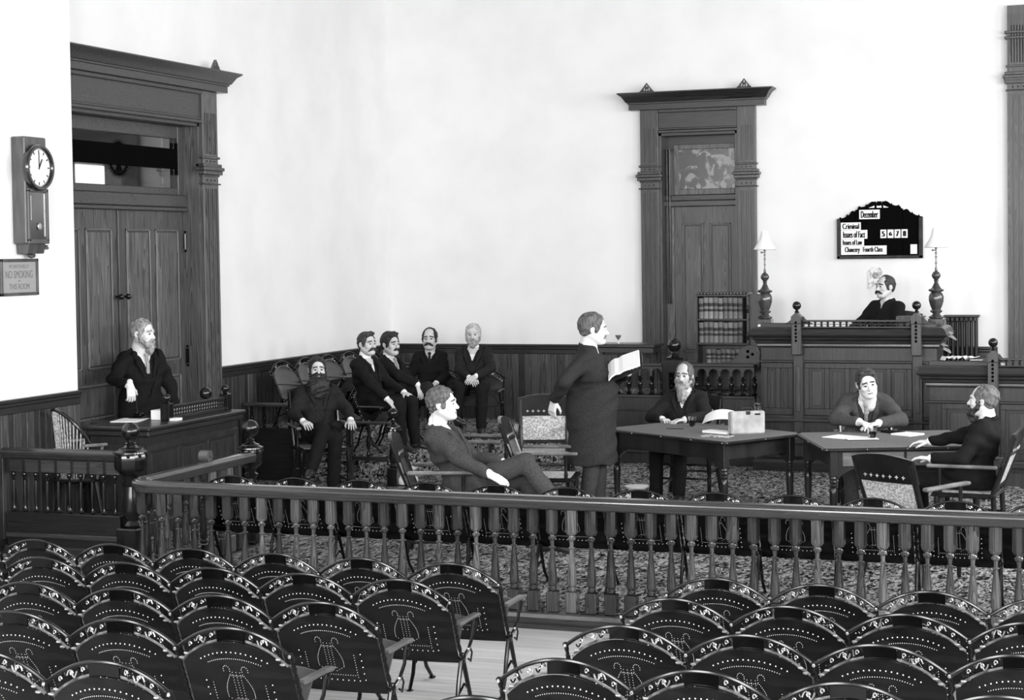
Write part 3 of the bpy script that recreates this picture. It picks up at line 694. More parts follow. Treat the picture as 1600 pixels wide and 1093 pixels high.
def bench(name, label, x0, x1, y0, depth, z0, top, posts, panels, rightend=True, gall=None):
    """y0 is the front face; top = height of the writing slab"""
    t = thing(name, label, 'bench', (0, 0, 0)); k = 1 if rightend else 0
    b = MB(); b.box(x0, x1, y0, y0+.05, z0, top-.02, 0, .8); b.box(x0, x0+.05, y0+.051, y0+depth, z0, top-.02, 0, .8)
    if rightend: b.box(x1-.05, x1, y0+.051, y0+depth, z0, top-.02, 0, .8)
    waist = top-.30; foot = waist-.62
    for (a, c, n) in panels: panel_front(b, a, c, y0, foot+.04, waist-.03, n)
    path = [(x0, y0+depth), (x0, y0), (x1, y0)]+([(x1, y0+depth)] if rightend else [])
    b.sweep(path, [(0, waist-.03), (.02, waist-.03), (.028, waist-.02), (.028, waist-.008), (.015, waist), (0, waist)], 1, 1.1)
    b.sweep(path, [(0, foot-.03), (.05, foot-.03), (.055, foot-.02), (.045, foot), (.025, foot+.015), (.015, foot+.035), (0, foot+.04)], 1, 1.4)
    b.sweep(path, [(0, foot-.27), (.07, foot-.27), (.075, foot-.25), (.06, foot-.23), (0, foot-.22)], 1, 1.2)
    if foot-.27-z0 > .1: b.sweep(path, [(0, z0), (.08, z0), (.085, z0+.09), (.07, z0+.12), (0, z0+.13)], 1, .7)
    panel_front(b, x0+.04, x1-.04, y0-.001, z0+.13, foot-.27, 5)
    b.build('body', ['oak_z', 'oak_x'], t)
    b = MB()
    b.sweep(path, [(0, top-.17), (.02, top-.17), (.03, top-.15), (.028, top-.13), (.05, top-.12), (.055, top-.095), (.08, top-.08), (.085, top-.06), (.075, top-.055), (.10, top-.05), (.115, top-.03), (.085, top+.03), (.06, top+.045), (.0, top+.05)], 0, 1)
    b.box(x0+.001, x1-.001, y0-.01, y0+depth, top-.04, top, 0, 1); 
    for (a, c) in (((x0, gall[0]), (gall[1], x1)) if gall else ((x0, x1),)): b.box(a, c, y0-.02, y0+.03, top, top+.09, 0, 1, ch=.006)
    b.build('cornice_top', 'oak_x', t)
    for px_ in posts:
        b = MB(); w = .052
        b.box(px_-w, px_+w, y0-.15, y0-.02, top-.24, top+.09, 0, 1.6, ch=.008)
        b.prism([(px_-w, top+.09), (px_+w, top+.09), (px_+w, top+.16), (px_+w*.2, top+.2), (px_-w*.2, top+.2), (px_-w, top+.16)], y0-.15, y0-.02, 0, 1.5)
        b.box(px_-w, px_+w, y0-.045, y0, foot-.4 if foot-.4 > z0 else z0, top-.24, 0, 1.2, ch=.006)
        b.box(px_-w*.45, px_+w*.45, y0-.055, y0-.03, foot+.08, waist-.06, 0, 1.5, ch=.004)
        for s_ in (-1, 1):
            pts = [(px_+s_*(w+.09*q), top+.09+.07*(1-q)**2) for q in np.linspace(0, 1, 7)]
            b.prism([(px_+s_*w, top+.08)]+pts+[(px_+s_*(w+.09), top+.08)], y0-.02, y0+.03, 0, 1)
        b.build('post', 'oak_z', t)
        b = MB(); b.lathe([(.018, 0), (.03, .006), (.014, .02), (.02, .03)], (px_, y0-.085, top+.2), 12); b.ball((px_, y0-.085, top+.275), .046, 16); b.build('ball_finial', 'post', t)
        b = MB()
        for q in range(6): b.ball((px_, y0-.152, top+.10-.038*q), (.013, .006, .015), 10)
        b.build('sunk_beads', 'hole', t)
    if gall:
        b = MB(); ga, gb = gall
        b.box(ga, gb, y0-.10, y0-.06, top+.105, top+.125, 0, 1.2, ch=.004); b.box(ga, gb, y0-.10, y0-.06, top+.045, top+.055, 0, 1)
        n = int((gb-ga)/.062)
        for q in range(n+1):
            x = ga+(gb-ga)*q/n; b.lathe([(.012, .055), (.016, .06), (.008, .068), (.015, .08), (.008, .092), (.016, .1), (.012, .106)], (x, y0-.08, top), 8)
            if q < n: b.box(x+.012, x+(gb-ga)/n-.012, y0-.082, y0-.078, top+.078, top+.084)
        b.build('spindle_gallery', 'oak_x', t)
    return t
bench('judges_bench', "tall panelled dark oak judge's bench with cornice and two ball-topped posts", -3.80, -1.98, 18.10, .62, .002, 1.47, (-3.40, -2.17), [(-3.78, -3.46, 2), (-3.34, -2.23, 5)], True, (-3.34, -2.23))
bench('clerks_bench', "lower panelled oak clerk's bench in front of the judge's bench at the picture's edge", -1.98, .9, 17.40, .66, .002, 1.13, (-1.36,), [(-1.86, -1.42, 1), (-1.30, .2, 3)], False, (-1.30, .85))
# clutter of the judge's bench end
b = MB()
for q in ((-1.97, 18.32, 1.50, .0, .14), (-1.93, 18.36, 1.44, .3, .12), (-2.0, 18.3, 1.36, -.2, .1), (-1.95, 18.34, 1.29, .2, .09)):
    mt = Matrix.Translation((q[0], q[1], q[2])) @ Matrix.Rotation(.5, 4, 'Y') @ Matrix.Rotation(q[3], 4, 'Z'); b.box(-.0, q[4], -.09, .09, 0, .012, 0, 1, mt)
tag(b.build('loose_papers', 'card_grey'), "curled papers stuck over the right end of the judge's bench", 'papers')
# ------------------------------------------------------------ arched balustrade on the dais front
t = thing('arched_balustrade', 'low dark balustrade of little arches and turned spindles beside the bench', 'balustrade', (0, 0, 0))
y0 = 18.33
b = MB(); b.box(-5.9, -3.92, y0, y0+.08, .002, .76, 0, .8)
for z_, o, h in ((.76, .03, .03), (.60, .015, .02), (.40, .03, .03), (.14, .03, .02)): b.box(-5.92, -3.92, y0-o, y0+.1, z_-h, z_, 1, 1.2, ch=.006)
panel_front(b, -5.86, -4.95, y0, .16, .38, 5); panel_front(b, -4.72, -3.93, y0, .16, .38, 4)
b.box(-5.92, -5.86, y0-.001, y0+.1, .76, 1.05, 0, .8); b.box(-5.92, -4.94, y0-.03, y0+.1, 1.075, 1.11, 1, 1.3, ch=.008); b.box(-4.70, -3.92, y0-.03, y0+.1, 1.075, 1.11, 1, 1.3, ch=.008)
def arches(xa, xb):
    n = round((xb-xa)/.139); w = (xb-xa)/n
    for k in range(n):
        x = xa+w*(k+.5); r = w*.40; zc = 1.0
        poly = [(x-w/2, 1.08), (x-w/2, .965), (x-r, .965)]+[(x-r*cos(a), zc+r*.95*sin(a)) for a in np.linspace(0, pi, 9)]+[(x+r, .965), (x+w/2, .965), (x+w/2, 1.08)]
        # split into quads so the concave outline fills cleanly
        top = [(x-r*cos(a), zc+r*.95*sin(a)) for a in np.linspace(0, pi, 9)]
        pts = [(x-w/2, .965)]+[(x-r, .965)]+top+[(x+r, .965)]+[(x+w/2, .965)]
        for i in range(len(pts)-1):
            b.prism([(pts[i][0], 1.08), (pts[i][0], pts[i][1]), (pts[i+1][0], pts[i+1][1]), (pts[i+1][0], 1.08)], y0+.02, y0+.06, 1, .9) if abs(pts[i+1][0]-pts[i][0]) > 1e-5 else None
    return [xa+w*k for k in range(n+1)]
xs = arches(-5.86, -4.95)+arches(-4.70, -3.93)
b.build('frame', ['oak_z', 'oak_x'], t)
for x in xs:
    b = MB(); b.lathe([(.022, .76), (.03, .77), (.032, .785), (.014, .80), (.02, .83), (.03, .875), (.026, .895), (.012, .91), (.024, .925), (.026, .94), (.012, .955), (.02, .97)], (x, y0+.04, 0), 12); b.build('spindle', 'post', t)
b = MB(); b.box(-.115, .115, -.06, .16, 0, .60, ch=.008); b.box(-.115, .115, -.06, .16, 1.0, 1.15, ch=.008); b.box(-.12, -.03, -.07, .03, .6, 1.02, 0, ch=.01)
b.lathe([(.05, .6), (.1, .62), (.11, .64), (.06, .67), (.08, .72), (.085, .8), (.06, .86), (.1, .9), (.1, .92), (.06, .94), (.09, 1.0)], (.03, .05, 0), 16)
b.lathe([(.10, 1.15), (.105, 1.165), (.06, 1.18), (.035, 1.2), (.04, 1.21), (.025, 1.24)], (.0, .05, 0), 16)
t = b.build('newel_post', 'post', t); t.location = (-4.82, 18.33, .002)
b = MB(); b.ball((0, .05, 1.30), .075, 20); b.build('ball_finial', 'post', t)
# dark reading stand behind the balustrade with a goblet
t = thing('reading_stand', 'dark wooden stand with flat top behind the standing man', 'stand', (-5.45, 18.75, DZ+.001))
b = MB(); b.box(-.42, .36, -.2, .2, .56, .60, ch=.008); b.box(-.38, .34, -.17, .17, .50, .56, ch=.005); b.build('top', 'oak_x', t)
for sx in (-1, 1):
    for sy in (-1, 1):
        b = MB(); b.lathe([(.02, 0), (.03, .02), (.02, .05), (.025, .3), (.018, .45), (.03, .5)], (-.02+sx*.33, sy*.14, 0), 12); b.build('leg', 'oak_z', t)
t = MB(); t.lathe([(.03, 0), (.03, .003), (.006, .01), (.005, .035), (.012, .045), (.025, .065), (.033, .085), (.037, .092), (.034, .092), (.022, .066), (.004, .05)], (0, 0, 0), 16)
o = t.build('goblet', 'bright'); o.location = (-5.56, 18.72, DZ+.602); tag(o, 'small stemmed glass goblet standing on the dark reading stand', 'goblet')
# ------------------------------------------------------------ bookcase and books
bc = thing('bookcase', 'low open bookcase with scalloped crest standing before the middle door', 'bookcase', (-4.40, 19.0, DZ+.001))
bw, bd = .30, .24
b = MB(); b.box(-bw, -bw+.02, -bd/2, bd/2, 0, 1.16); b.box(bw-.02, bw, -bd/2, bd/2, 0, 1.16); b.box(-bw, bw, bd/2-.012, bd/2, .02, 1.16)
b.box(bw-.001, bw+.16, -bd/2+.05, bd/2, 0, 1.14)
for k in range(3): b.tube([(bw-.012, -bd/2-.005+.0, .3*k+.34), (bw-.012, -bd/2-.035, .3*k+.38), (bw-.012, -bd/2-.005, .3*k+.42)], .012, 6)
b.build('case', 'oak_z', bc)
for z_ in (.10, .36, .60, .87, 1.14):
    b = MB(); b.box(-bw+.0, bw-.0, -bd/2-.012, bd/2-.02, z_-.02, z_, ch=.004); b.build('shelf', 'oak_x', bc)
b = MB()
for k in range(16): x = -bw+.02+k*(2*bw-.04)/15; b.ball((x, -bd/2+.03, 1.15), (.018, .012, .022), 8)
b.build('scalloped_crest', 'oak_x', bc)
for z_, h, x0_, n, off in ((.87, .24, -.275, 9, 0), (.60, .235, -.275, 9, 0), (.36, .17, -.19, 8, .02)):
    for k in range(n):
        w = .0535; x = x0_+k*(w+.002)+w/2; hh = h*random.uniform(.95, 1.0)
        r = thing('law_book', 'pale calf bound law book, %s on the %s shelf of the bookcase' % (['first', 'second', 'third', 'fourth', 'fifth', 'sixth', 'seventh', 'eighth', 'ninth'][k], {.87: 'top', .60: 'middle', .36: 'bottom'}[z_]), 'book', (-4.40+x, 19.0, DZ+.002+z_), 0, 'law books in the bookcase')
        b = MB(); b.box(-w/2+.002, w/2-.002, -.07, .095, .004, hh-.004, 0, .9); b.build('pages', 'white', r)
        tn = random.uniform(.7, 1.2)
        b = MB(); b.box(-w/2, -w/2+.003, -.08, .1, 0, hh, 0, tn); b.box(w/2-.003, w/2, -.08, .1, 0, hh, 0, tn)
        vs = []; fs = []
        for j, zz in enumerate((0, hh)):
            for i in range(7): a = pi*i/6; vs.append((-w/2*cos(a), -.08-.012*sin(a), zz))
        fs = [(i, i+1, i+8, i+7) for i in range(6)]; b.add(vs, fs, 0, tn)
        for zz in (.12, .3, .55, .8, .93): b.tube([(-w/2*cos(a), -.0815-.012*sin(a), hh*zz) for a in np.linspace(0, pi, 7)], .002, 4, 0, tn)
        b.build('cover', 'book', r)
        for za, zb in ((.58, .74), (.34, .46)):
            b = MB(); vs = [(-w/2*cos(a)*1.01, -.0825-.012*sin(a), hh*zz) for zz in (za, zb) for a in np.linspace(.15, pi-.15, 7)]
            b.add(vs, [(i, i+1, i+8, i+7) for i in range(6)], 0); b.build('spine_label', 'book_label', r)
# scroll-carved side seat by the bookcase
b = MB(); b.prism([(-.28, 0), (-.27, .06), (-.16, .07), (-.1, .12), (-.06, .2), (.02, .24), (.1, .22), (.14, .16), (.14, 0)], -.02, .02)
for a in (0, 2.1, 4.2): b.ball((.03+.035*cos(a), -.022, .14+.035*sin(a)), (.018, .006, .018), 8, 1)
o = b.build('carved_bracket', ['oak_x', 'hole']); o.location = (-4.12, 18.62, DZ+.40); tag(o, 'dark scroll-carved bracket with pierced rosette low beside the bookcase', 'bracket')
o.location = (-4.05, 18.55, DZ+.36)
# ------------------------------------------------------------ lamps on the bench
def lamp(label, x, y, z):
    t = thing('desk_lamp', label, 'lamp', (x, y, z), 0, 'bench lamps')
    b = MB(); b.box(-.075, .075, -.075, .075, 0, .12, ch=.006); b.build('plinth', 'lampwood', t)
    b = MB(); b.lathe([(.06, .12), (.075, .125), (.078, .14), (.05, .155), (.035, .17), (.06, .19), (.065, .2), (.045, .215), (.06, .25), (.075, .30), (.078, .345), (.065, .38), (.05, .395), (.075, .405), (.08, .42), (.05, .435), (.035, .46), (.022, .49), (.018, .505), (.028, .51), (.018, .52), (.03, .535), (.045, .555), (.046, .575), (.032, .6), (.012, .615), (.014, .635), (.01, .65)], (0, 0, 0), 22); b.build('turned_standard', 'lampwood', t)
    b = MB(); b.tube([(0, 0, .64), (0, 0, .88)], .007, 8)
    for zz in (.70, .76, .80, .85): b.ball((0, 0, zz), (.014, .014, .010), 10)
    b.tube([(-.03, 0, .83), (.01, 0, .83)], .005, 6); b.ball((-.035, 0, .83), .01, 8); b.build('stem', 'gilt', t)
    b = MB(); b.lathe([(.118, .86), (.120, .862), (.055, .97), (.035, 1.06), (.03, 1.06), (.05, .97), (.11, .864)], (0, 0, 0), 24, caps=False); b.build('lamp_shade', 'shade', t)
    b = MB(); b.tube([(.118*cos(a), .118*sin(a), .86) for a in np.linspace(0, 2*pi, 25)[:-1]], .0025, 5, closed=True); b.build('shade_ring', 'gilt', t)
lamp('tall turned table lamp with white shade on the left end of the bench', -3.80, 18.33, 1.475)
lamp('tall turned lamp with white shade on the bench end beside the thick books', -1.975+.01-.05, 18.40, 1.475)
for k in range(2):
    t = thing('ledger', ['thick ribbed law volume lying flat below another beside the right lamp', 'thick ribbed law volume lying flat on top of another beside the right lamp'][k], 'book', (-2.27, 18.42, 1.472+.075*k), [0, .03][k], 'thick volumes on the bench')
    b = MB(); b.box(-.14, .13, -.085, .085, .008, .064, 0, 1); b.build('pages', 'card_grey', t)
    b = MB(); b.box(-.15, .14, -.095, .095, 0, .008, 0, 1); b.box(-.15, .14, -.095, .095, .064, .072, 0, 1)
    vs = [(x, -.09-.012*sin(a), .036-.036*cos(a)) for x in (-.15, .14) for a in np.linspace(0, pi, 7)]; b.add(vs, [(i, i+1, i+8, i+7) for i in range(6)])
    for xx in (-.1, -.05, 0, .05, .1): b.tube([(xx, -.092-.012*sin(a), .036-.036*cos(a)) for a in np.linspace(0, pi, 7)], .003, 5)
    b.build('cover', 'book_dark', t)
b = MB(); b.box(-.13, .13, -.06, .06, 0, .012, 0, 1, ch=.003); o = b.build('paper_stack', 'white'); o.location = (-3.10, 18.02+.13, 1.475); tag(o, 'white papers lying behind the spindle gallery of the tall bench', 'papers')
b = MB(); b.box(-.06, .06, -.05, .05, 0, .02, 0, 1); o = b.build('paper_stack', 'white'); o.location = (-3.85+.08, 18.14, 1.522); tag(o, 'small white paper block in front of the left bench lamp', 'papers')
t = thing('pen_stand', "low metal pen and ink stand behind the gallery of the judge's bench", 'inkstand', (-2.68, 18.3, 1.472))
b = MB(); b.box(-.14, .14, -.05, .05, 0, .015); b.ball((-.07, 0, .04), .03, 10); b.ball((.07, 0, .04), .03, 10); b.tube([(-.15, -.03, .10), (.15, -.03, .12)], .004, 6)
for x in (-.1, 0, .1): b.tube([(x, -.02, .01), (x, -.03, .11)], .004, 6)
b.build('rack', 'iron', t)
# papers on clerk's bench
for i, (x, y, w, h, a, lab) in enumerate(((-1.78, 17.46, .16, .12, .5, 'crumpled white paper at the left corner of the clerks bench'), (-1.62, 17.5, .22, .10, -.3, 'curled white papers on the clerks bench behind its corner'), (-1.50, 17.46, .18, .09, 0, 'flat white sheet on the clerks bench next to its ball-topped post'))):
    b = MB(); vs = []; n = 8
    for k in range(n+1):
        for s_ in (0, 1): vs.append((-w/2+w*k/n, -h/2+h*s_, (.0+.035*abs(sin(k*1.3+i))*(i < 2))+.005))
    vs += [(v[0], v[1], v[2]+.004) for v in vs]; N = 2*(n+1)
    fs = [(2*k, 2*k+1, 2*k+3, 2*k+2) for k in range(n)]+[(N+2*k, N+2*k+2, N+2*k+3, N+2*k+1) for k in range(n)]+[(2*k, 2*k+2, N+2*k+2, N+2*k) for k in range(n)]+[(2*k+1, N+2*k+1, N+2*k+3, 2*k+3) for k in range(n)]+[(0, N, N+1, 1), (2*n, 2*n+1, N+2*n+1, N+2*n)]
    b.add(vs, fs, 0, 1, False); o = b.build('loose_paper', 'white'); o.location = (x, y, 1.22); o.rotation_euler = (0, 0, a); tag(o, lab.replace('clerks', "clerk's"), 'paper')
# ------------------------------------------------------------ radiator
t = thing('radiator', 'dark cast iron column radiator against the white wall right of the bench', 'radiator', (-2.02+.13, 19.84, DZ+.001))
for k in range(7):
    b = MB(); x = -.15+.05*k
    for dy in (-.06, .06): b.tube([(x, dy, .0), (x, dy, .82)], .017, 8)
    b.box(x-.021, x+.021, -.09, .09, .80, .86, ch=.012); b.box(x-.021, x+.021, -.09, .09, .06, .12, ch=.012)
    b.build('section', 'cast', t)
b = MB(); b.box(-.20, .19, -.10, .10, .85, .875, ch=.006); b.build('top_grille', 'cast', t)
# ------------------------------------------------------------ docket board
t = thing('docket_board', 'black wooden court calendar board with scrolled crest hanging on the back wall', 'notice board', (-3.30, YB, 2.215))
def bu(x, y): return ((x-157)*.97/1238, (950-y)*.97/1238)
out = [(160, 950), (160, 365), (195, 362), (200, 342), (212, 340), (220, 358), (270, 345), (300, 325), (297, 303), (310, 300), (318, 318), (345, 300), (362, 265), (385, 250), (410, 255), (432, 268), (425, 240), (445, 238), (462, 225), (470, 200), (480, 182), (492, 186), (500, 195), (560, 192), (582, 180), (578, 160), (590, 158), (598, 172), (640, 140), (670, 120), (705, 125), (720, 118), (725, 140), (735, 150), (745, 118), (800, 118), (808, 150), (818, 140), (820, 118), (840, 122), (865, 113), (895, 125), (930, 155), (945, 165), (952, 148), (960, 170), (1000, 185), (1040, 185), (1048, 172), (1060, 188), (1080, 205), (1085, 225), (1110, 230), (1105, 255), (1135, 248), (1160, 235), (1185, 248), (1210, 280), (1235, 300), (1243, 280), (1252, 300), (1290, 325), (1330, 338), (1340, 318), (1350, 345), (1392, 352), (1394, 950)]
b = MB()
base_y = 420
# the plate is filled as vertical strips between the outline and the foot
top = out[1:-1]
for i in range(len(top)-1):
    (xa, ya), (xb, yb_) = top[i], top[i+1]
    if xb <= xa: continue
    p = [bu(xa, 950), bu(xb, 950), bu(xb, yb_), bu(xa, ya)]; b.prism(p, -.03, -.004)
b.build('board', 'hole', t)
b = MB()
for q in ((160, 1394, 950, 905), (160, 208, 950, 370), (1335, 1394, 950, 360)):
    (xa, za), (xb, zb) = bu(q[0], q[2]), bu(q[1], q[3]); b.box(xa, xb, -.045, -.03, za, zb, 0, 1, ch=.006)
b.build('frame', 'leather_dark', t)
b = MB()
for x0_, x1_, ya, yb_, c in ((620, 705, 212, 180, 1), (738, 808, 212, 180, 0), (835, 910, 212, 180, -1)):
    if c == 0: p = [bu(x0_, ya), bu(x1_, ya), bu(x1_-4, yb_), bu((x0_+x1_)/2, yb_+8), bu(x0_+4, yb_)]
    elif c == 1: p = [bu(x0_, ya), bu(x1_, ya), bu(x1_, yb_)]
    else: p = [bu(x0_, ya), bu(x1_, ya), bu(x0_, yb_)]
    b.prism(p, -.0312, -.030)
b.build('pierced_openings', 'plaster', t)
cards = [('December', 486, 782, 238, 375), ('Criminal', 218, 508, 418, 530), ('Issues of Fact', 218, 602, 530, 660), ('Issues of Law', 218, 553, 660, 760), ('Chancery   Fourth Class', 218, 878, 760, 893), ('5', 790, 875, 530, 656), ('6', 893, 978, 530, 656), ('7', 993, 1077, 530, 656), ('8', 1092, 1178, 530, 656), ('', 1218, 1312, 750, 890)]
for body, x0_, x1_, ya, yb_ in cards:
    (xa, za), (xb, zb) = bu(x0_, yb_), bu(x1_, ya); b = MB(); b.box(xa, xb, -.036, -.031, za+.001, zb-.001); cd = b.build('card', 'white', t)
    if body:
        o = text('lettering', body, .1, ((xa+xb)/2, -.0365, 0), (pi/2, 0, 0), 'ink', cd, 1., .0, .0006, 'CENTER')
        d = o.data; xs_ = [v.co.x for v in d.vertices]; ys_ = [v.co.y for v in d.vertices]
        W_ = max(xs_)-min(xs_); H_ = max(ys_)-min(ys_); tw = (xb-xa)*(.82 if len(body) > 1 else .42); th = (zb-za)*(.72 if len(body) > 1 else .62)
        if body == '6': th *= .75
        cx_ = (max(xs_)+min(xs_))/2; cy_ = (max(ys_)+min(ys_))/2
        d.transform(Matrix.Diagonal((tw/W_, th/H_, 1, 1)) @ Matrix.Translation((-cx_, -cy_, 0)))
        o.location = ((xa+xb)/2, -.0365, (za+zb)/2)
        # thicken the strokes sideways, like wood type
        n0 = len(d.vertices); vv = [tuple(v.co) for v in d.vertices]; ff = [tuple(p.vertices) for p in d.polygons]; sh = .0034 if len(body) > 1 else .006
        v2 = []; f2 = []
        for k, s_ in enumerate((-1, 0, 1)):
            v2 += [(v[0]+s_*sh, v[1], v[2]+k*.00005) for v in vv]; f2 += [tuple(i+k*n0 for i in f) for f in ff]
        me = bpy.data.meshes.new('lettering'); me.from_pydata(v2, [], f2); me.materials.append(M['ink']); o.data = me
# ------------------------------------------------------------ wall calendar
t = thing('wall_calendar', 'small pale printed calendar sheet on the wall behind the judge', 'calendar', (-2.95, YB-.004, 1.87))
b = MB(); b.box(0, .17, -.004, .003, 0, .20); b.prism([(0, .2), (.17, .2), (.14, .235), (.085, .262), (.03, .235)], -.004, .003); b.build('sheet', noisy('printed_sheet', .45, .8, 26, .7, .2, lo=.42, hi=.55), t)
b = MB(); b.ball((.085, -.004, .15), (.045, .002, .035), 12); b.box(.06, .13, -.0055, -.004, .125, .165); b.build('picture', noisy('printed_picture', .12, .5, 60, .7, .2, lo=.42, hi=.58), t)
CLY, SGY = 11.93, 11.86
# ------------------------------------------------------------ wall clock
t = thing('wall_clock', 'round-faced regulator wall clock with long pendulum case on the left wall', 'clock', (XJ, CLY, 2.39))
b = MB()    # wall face is x=0, clock grows to +x; y is along the wall
b.box(.0, .13, -.13, .17, .08, .95, ch=.01)
b.prism([(.01, .0), (.11, .0), (.13, .08), (.0, .08)], -.09, .13); b.build('case', 'clockcase', t)
b = MB(); b.box(.13, .15, -.12, -.09, .1, .52, ch=.004); b.box(.13, .15, .13, .16, .1, .52, ch=.004); b.box(.13, .15, -.12, .16, .08, .12, ch=.004); b.box(.13, .15, -.12, .16, .5, .53, ch=.004); b.build('pendulum_door', 'clockcase', t)
b = MB(); b.box(.128, .134, -.09, .13, .12, .5); b.build('door_pane', 'glass_dark', t)
b = MB(); b.box(.135, .141, -.078, -.066, .27, .47); b.box(.135, .141, .118, .124, .14, .49); b.ball((.142, .04, .22), (.004, .03, .03), 14); b.build('pendulum', 'bright', t)
mc = Matrix.Translation((.13, .02, .70)) @ Matrix.Rotation(pi/2, 4, 'Y')
b = MB(); b.lathe([(.155, .0), (.185, .0), (.19, .01), (.19, .04), (.18, .055), (.16, .055), (.152, .045), (.15, .03)], (0, 0, 0), 48, 0, 1, mc, caps=False); b.build('bezel', 'black_wood', t)
b = MB(); b.lathe([(.0, .03), (.153, .03), (.153, .02), (0, .02)], (0, 0, 0), 40, 0, 1, mc); b.build('dial', 'clockface', t)
b = MB()
for k in range(12):
    a = 2*pi*k/12; b.box(-.005, .005, .118, .142, .0301, .0315, 0, 1, mc @ Matrix.Rotation(a, 4, 'Z'))
for k in range(60): b.box(-.001, .001, .143, .147, .0301, .0312, 0, 1, mc @ Matrix.Rotation(2*pi*k/60, 4, 'Z'))
b.build('hour_marks', 'ink', t)
b = MB(); b.box(-.004, .004, -.015, .12, .033, .035, 0, 1, mc @ Matrix.Rotation(pi/2, 4, 'Z') @ Matrix.Rotation(0, 4, 'Z')); b.build('minute_hand', 'ink', t)
b = MB(); b.box(-.005, .005, -.015, .08, .035, .037, 0, 1, mc @ Matrix.Rotation(pi/2-.52, 4, 'Z')); b.build('hour_hand', 'ink', t)
b = MB(); b.lathe([(.0, 0), (.02, .005), (.022, .02), (.012, .03), (.02, .04)], (.12, .15, .03), 10); b.lathe([(.0, 0), (.03, .01), (.035, .03), (.02, .05)], (.06, .03, -.04), 12); b.build('drop_finial', 'clockcase', t)
# ------------------------------------------------------------ no smoking notice
t = thing('no_smoking_sign', 'framed no smoking notice on the left wall below the clock', 'sign', (XJ, SGY, 2.05))
b = MB()
for q in ((-.25, -.225, 0, .30), (.225, .25, 0, .30), (-.25, .25, 0, .025), (-.25, .25, .275, .30)): b.box(.0, .022, q[0], q[1], q[2], q[3], ch=.003)
b.build('frame', 'arm_wood', t)
b = MB(); b.box(.0, .01, -.225, .225, .025, .275); cd = b.build('card', 'card_grey', t)
rot = (pi/2, 0, pi/2)
for body, z_, w_, h_ in (('POSITIVELY', .222, .26, .030), ('NO SMOKING', .142, .36, .062), ('IN', .115, .03, .012), ('THIS ROOM', .052, .27, .045)):
    o = text('lettering', body, .1, (.0108, 0, z_), rot, 'ink_grey', cd, 1, .0, .0006, 'CENTER'); d = o.data
    xs_ = [v.co.x for v in d.vertices]; ys_ = [v.co.y for v in d.vertices]
    d.transform(Matrix.Diagonal((w_/(max(xs_)-min(xs_)), h_/(max(ys_)-min(ys_)), 1, 1)) @ Matrix.Translation((-(max(xs_)+min(xs_))/2, -min(ys_), 0)))
# ------------------------------------------------------------ usher's desk at left
DT = .93
t = thing('usher_desk', 'dark panelled desk with a little spindle gallery at the left rail', 'desk', (0, 0, 0))
dx0, dx1, dy0, dy1 = -8.42, -7.80, 12.45, 14.12
b = MB(); b.box(dx0+.04, dx1-.05, dy0+.05, dy1-.05, .002, DT-.09, 0, .7)
mm = Matrix(((0, -1, 0, dx1-.05), (1, 0, 0, 0), (0, 0, 1, 0), (0, 0, 0, 1)))
bb = MB(); panel_front(bb, dy0+.06, dy1-.06, -.001, .12, DT-.16, 3); bb.box(dy0+.05, dy1-.05, -.03, 0, .002, .12, ch=.006)
b.add(bb.v, bb.f, 0, .9, False, mm)
panel_front(b, dx0+.05, dx1-.06, dy0+.05, .12, DT-.16, 1)
b.build('body', 'oak_z', t)
b = MB(); b.box(dx0-.02, dx1+.02, dy0, dy1, DT-.035, DT, ch=.01); b.box(dx0, dx1, dy0+.02, dy1-.02, DT-.085, DT-.035, ch=.01); b.box(dx0-.14, dx0-.02, dy0+.3, dy0+.75, DT-.035, DT-.005, ch=.008); b.build('desk_top', 'oak_y', t)
b = MB(); gx = dx1-.16; ga, gb = dy0+.62, dy1-.1
b.box(gx-.02, gx+.02, ga, gb, DT+.105, DT+.125, ch=.004); b.box(gx-.015, gx+.015, ga, gb, DT, DT+.03, ch=.004)
n = 22
for k in range(n): b.lathe([(.011, .03), (.016, .036), (.007, .05), (.015, .066), (.007, .084), (.016, .098), (.011, .106)], (gx, ga+(gb-ga)*(k+.5)/n, DT), 8)
b.build('spindle_gallery', 'oak_y', t)
for yy in (ga-.04, gb+.03):
    b = MB(); b.box(gx-.045, gx+.045, yy-.04, yy+.04, DT, DT+.15, ch=.006); b.lathe([(.02, 0), (.028, .005), (.012, .02)], (gx, yy, DT+.15), 10); b.ball((gx, yy, DT+.195), .036, 16); b.build('gallery_post', 'post', t)
b = MB(); b.lathe([(.03, 0), (.04, .01), (.015, .04), (.02, .05), (.012, .09)], (gx-.2, gb+.02, DT), 14); b.ball((gx-.2, gb+.02, DT+.15), .058, 18); b.build('ball_finial', 'post', t)
b = MB(); b.box(-.12, .12, -.16, .16, 0, .006); o = b.build('open_papers', 'white'); o.location = (-8.28, 12.95, DT+.001); o.rotation_euler = (0, 0, .2); tag(o, 'white sheet of paper lying on the usher desk', 'paper')
b = MB(); b.box(-.05, .05, -.52, .52, 0, .085, ch=.004); o = b.build('ledger', 'white'); o.location = (gx-.11, (ga+gb)/2, DT+.001); tag(o, 'long white-edged record books lying behind the spindle gallery of the usher desk', 'book')
b = MB(); b.box(-.04, .04, -.05, .05, 0, .02); o = b.build('note_block', 'white'); o.location = (gx+.07, ga-.02, DT+.001); tag(o, 'small white note block at the foot of the gallery post', 'paper')
t = thing('gavel_stand', 'small dark metal stamp the standing man presses down on the desk', 'stamp', (-8.30, 13.10, DT+.002))
b = MB(); b.box(-.07, .07, -.04, .04, 0, .02, ch=.004); b.box(-.03, .05, -.03, .03, .02, .05, ch=.006); b.build('base', 'iron', t)
b = MB(); b.tube([(0, 0, .05), (-.005, .0, .21)], .006, 8); b.build('plunger', 'iron', t)
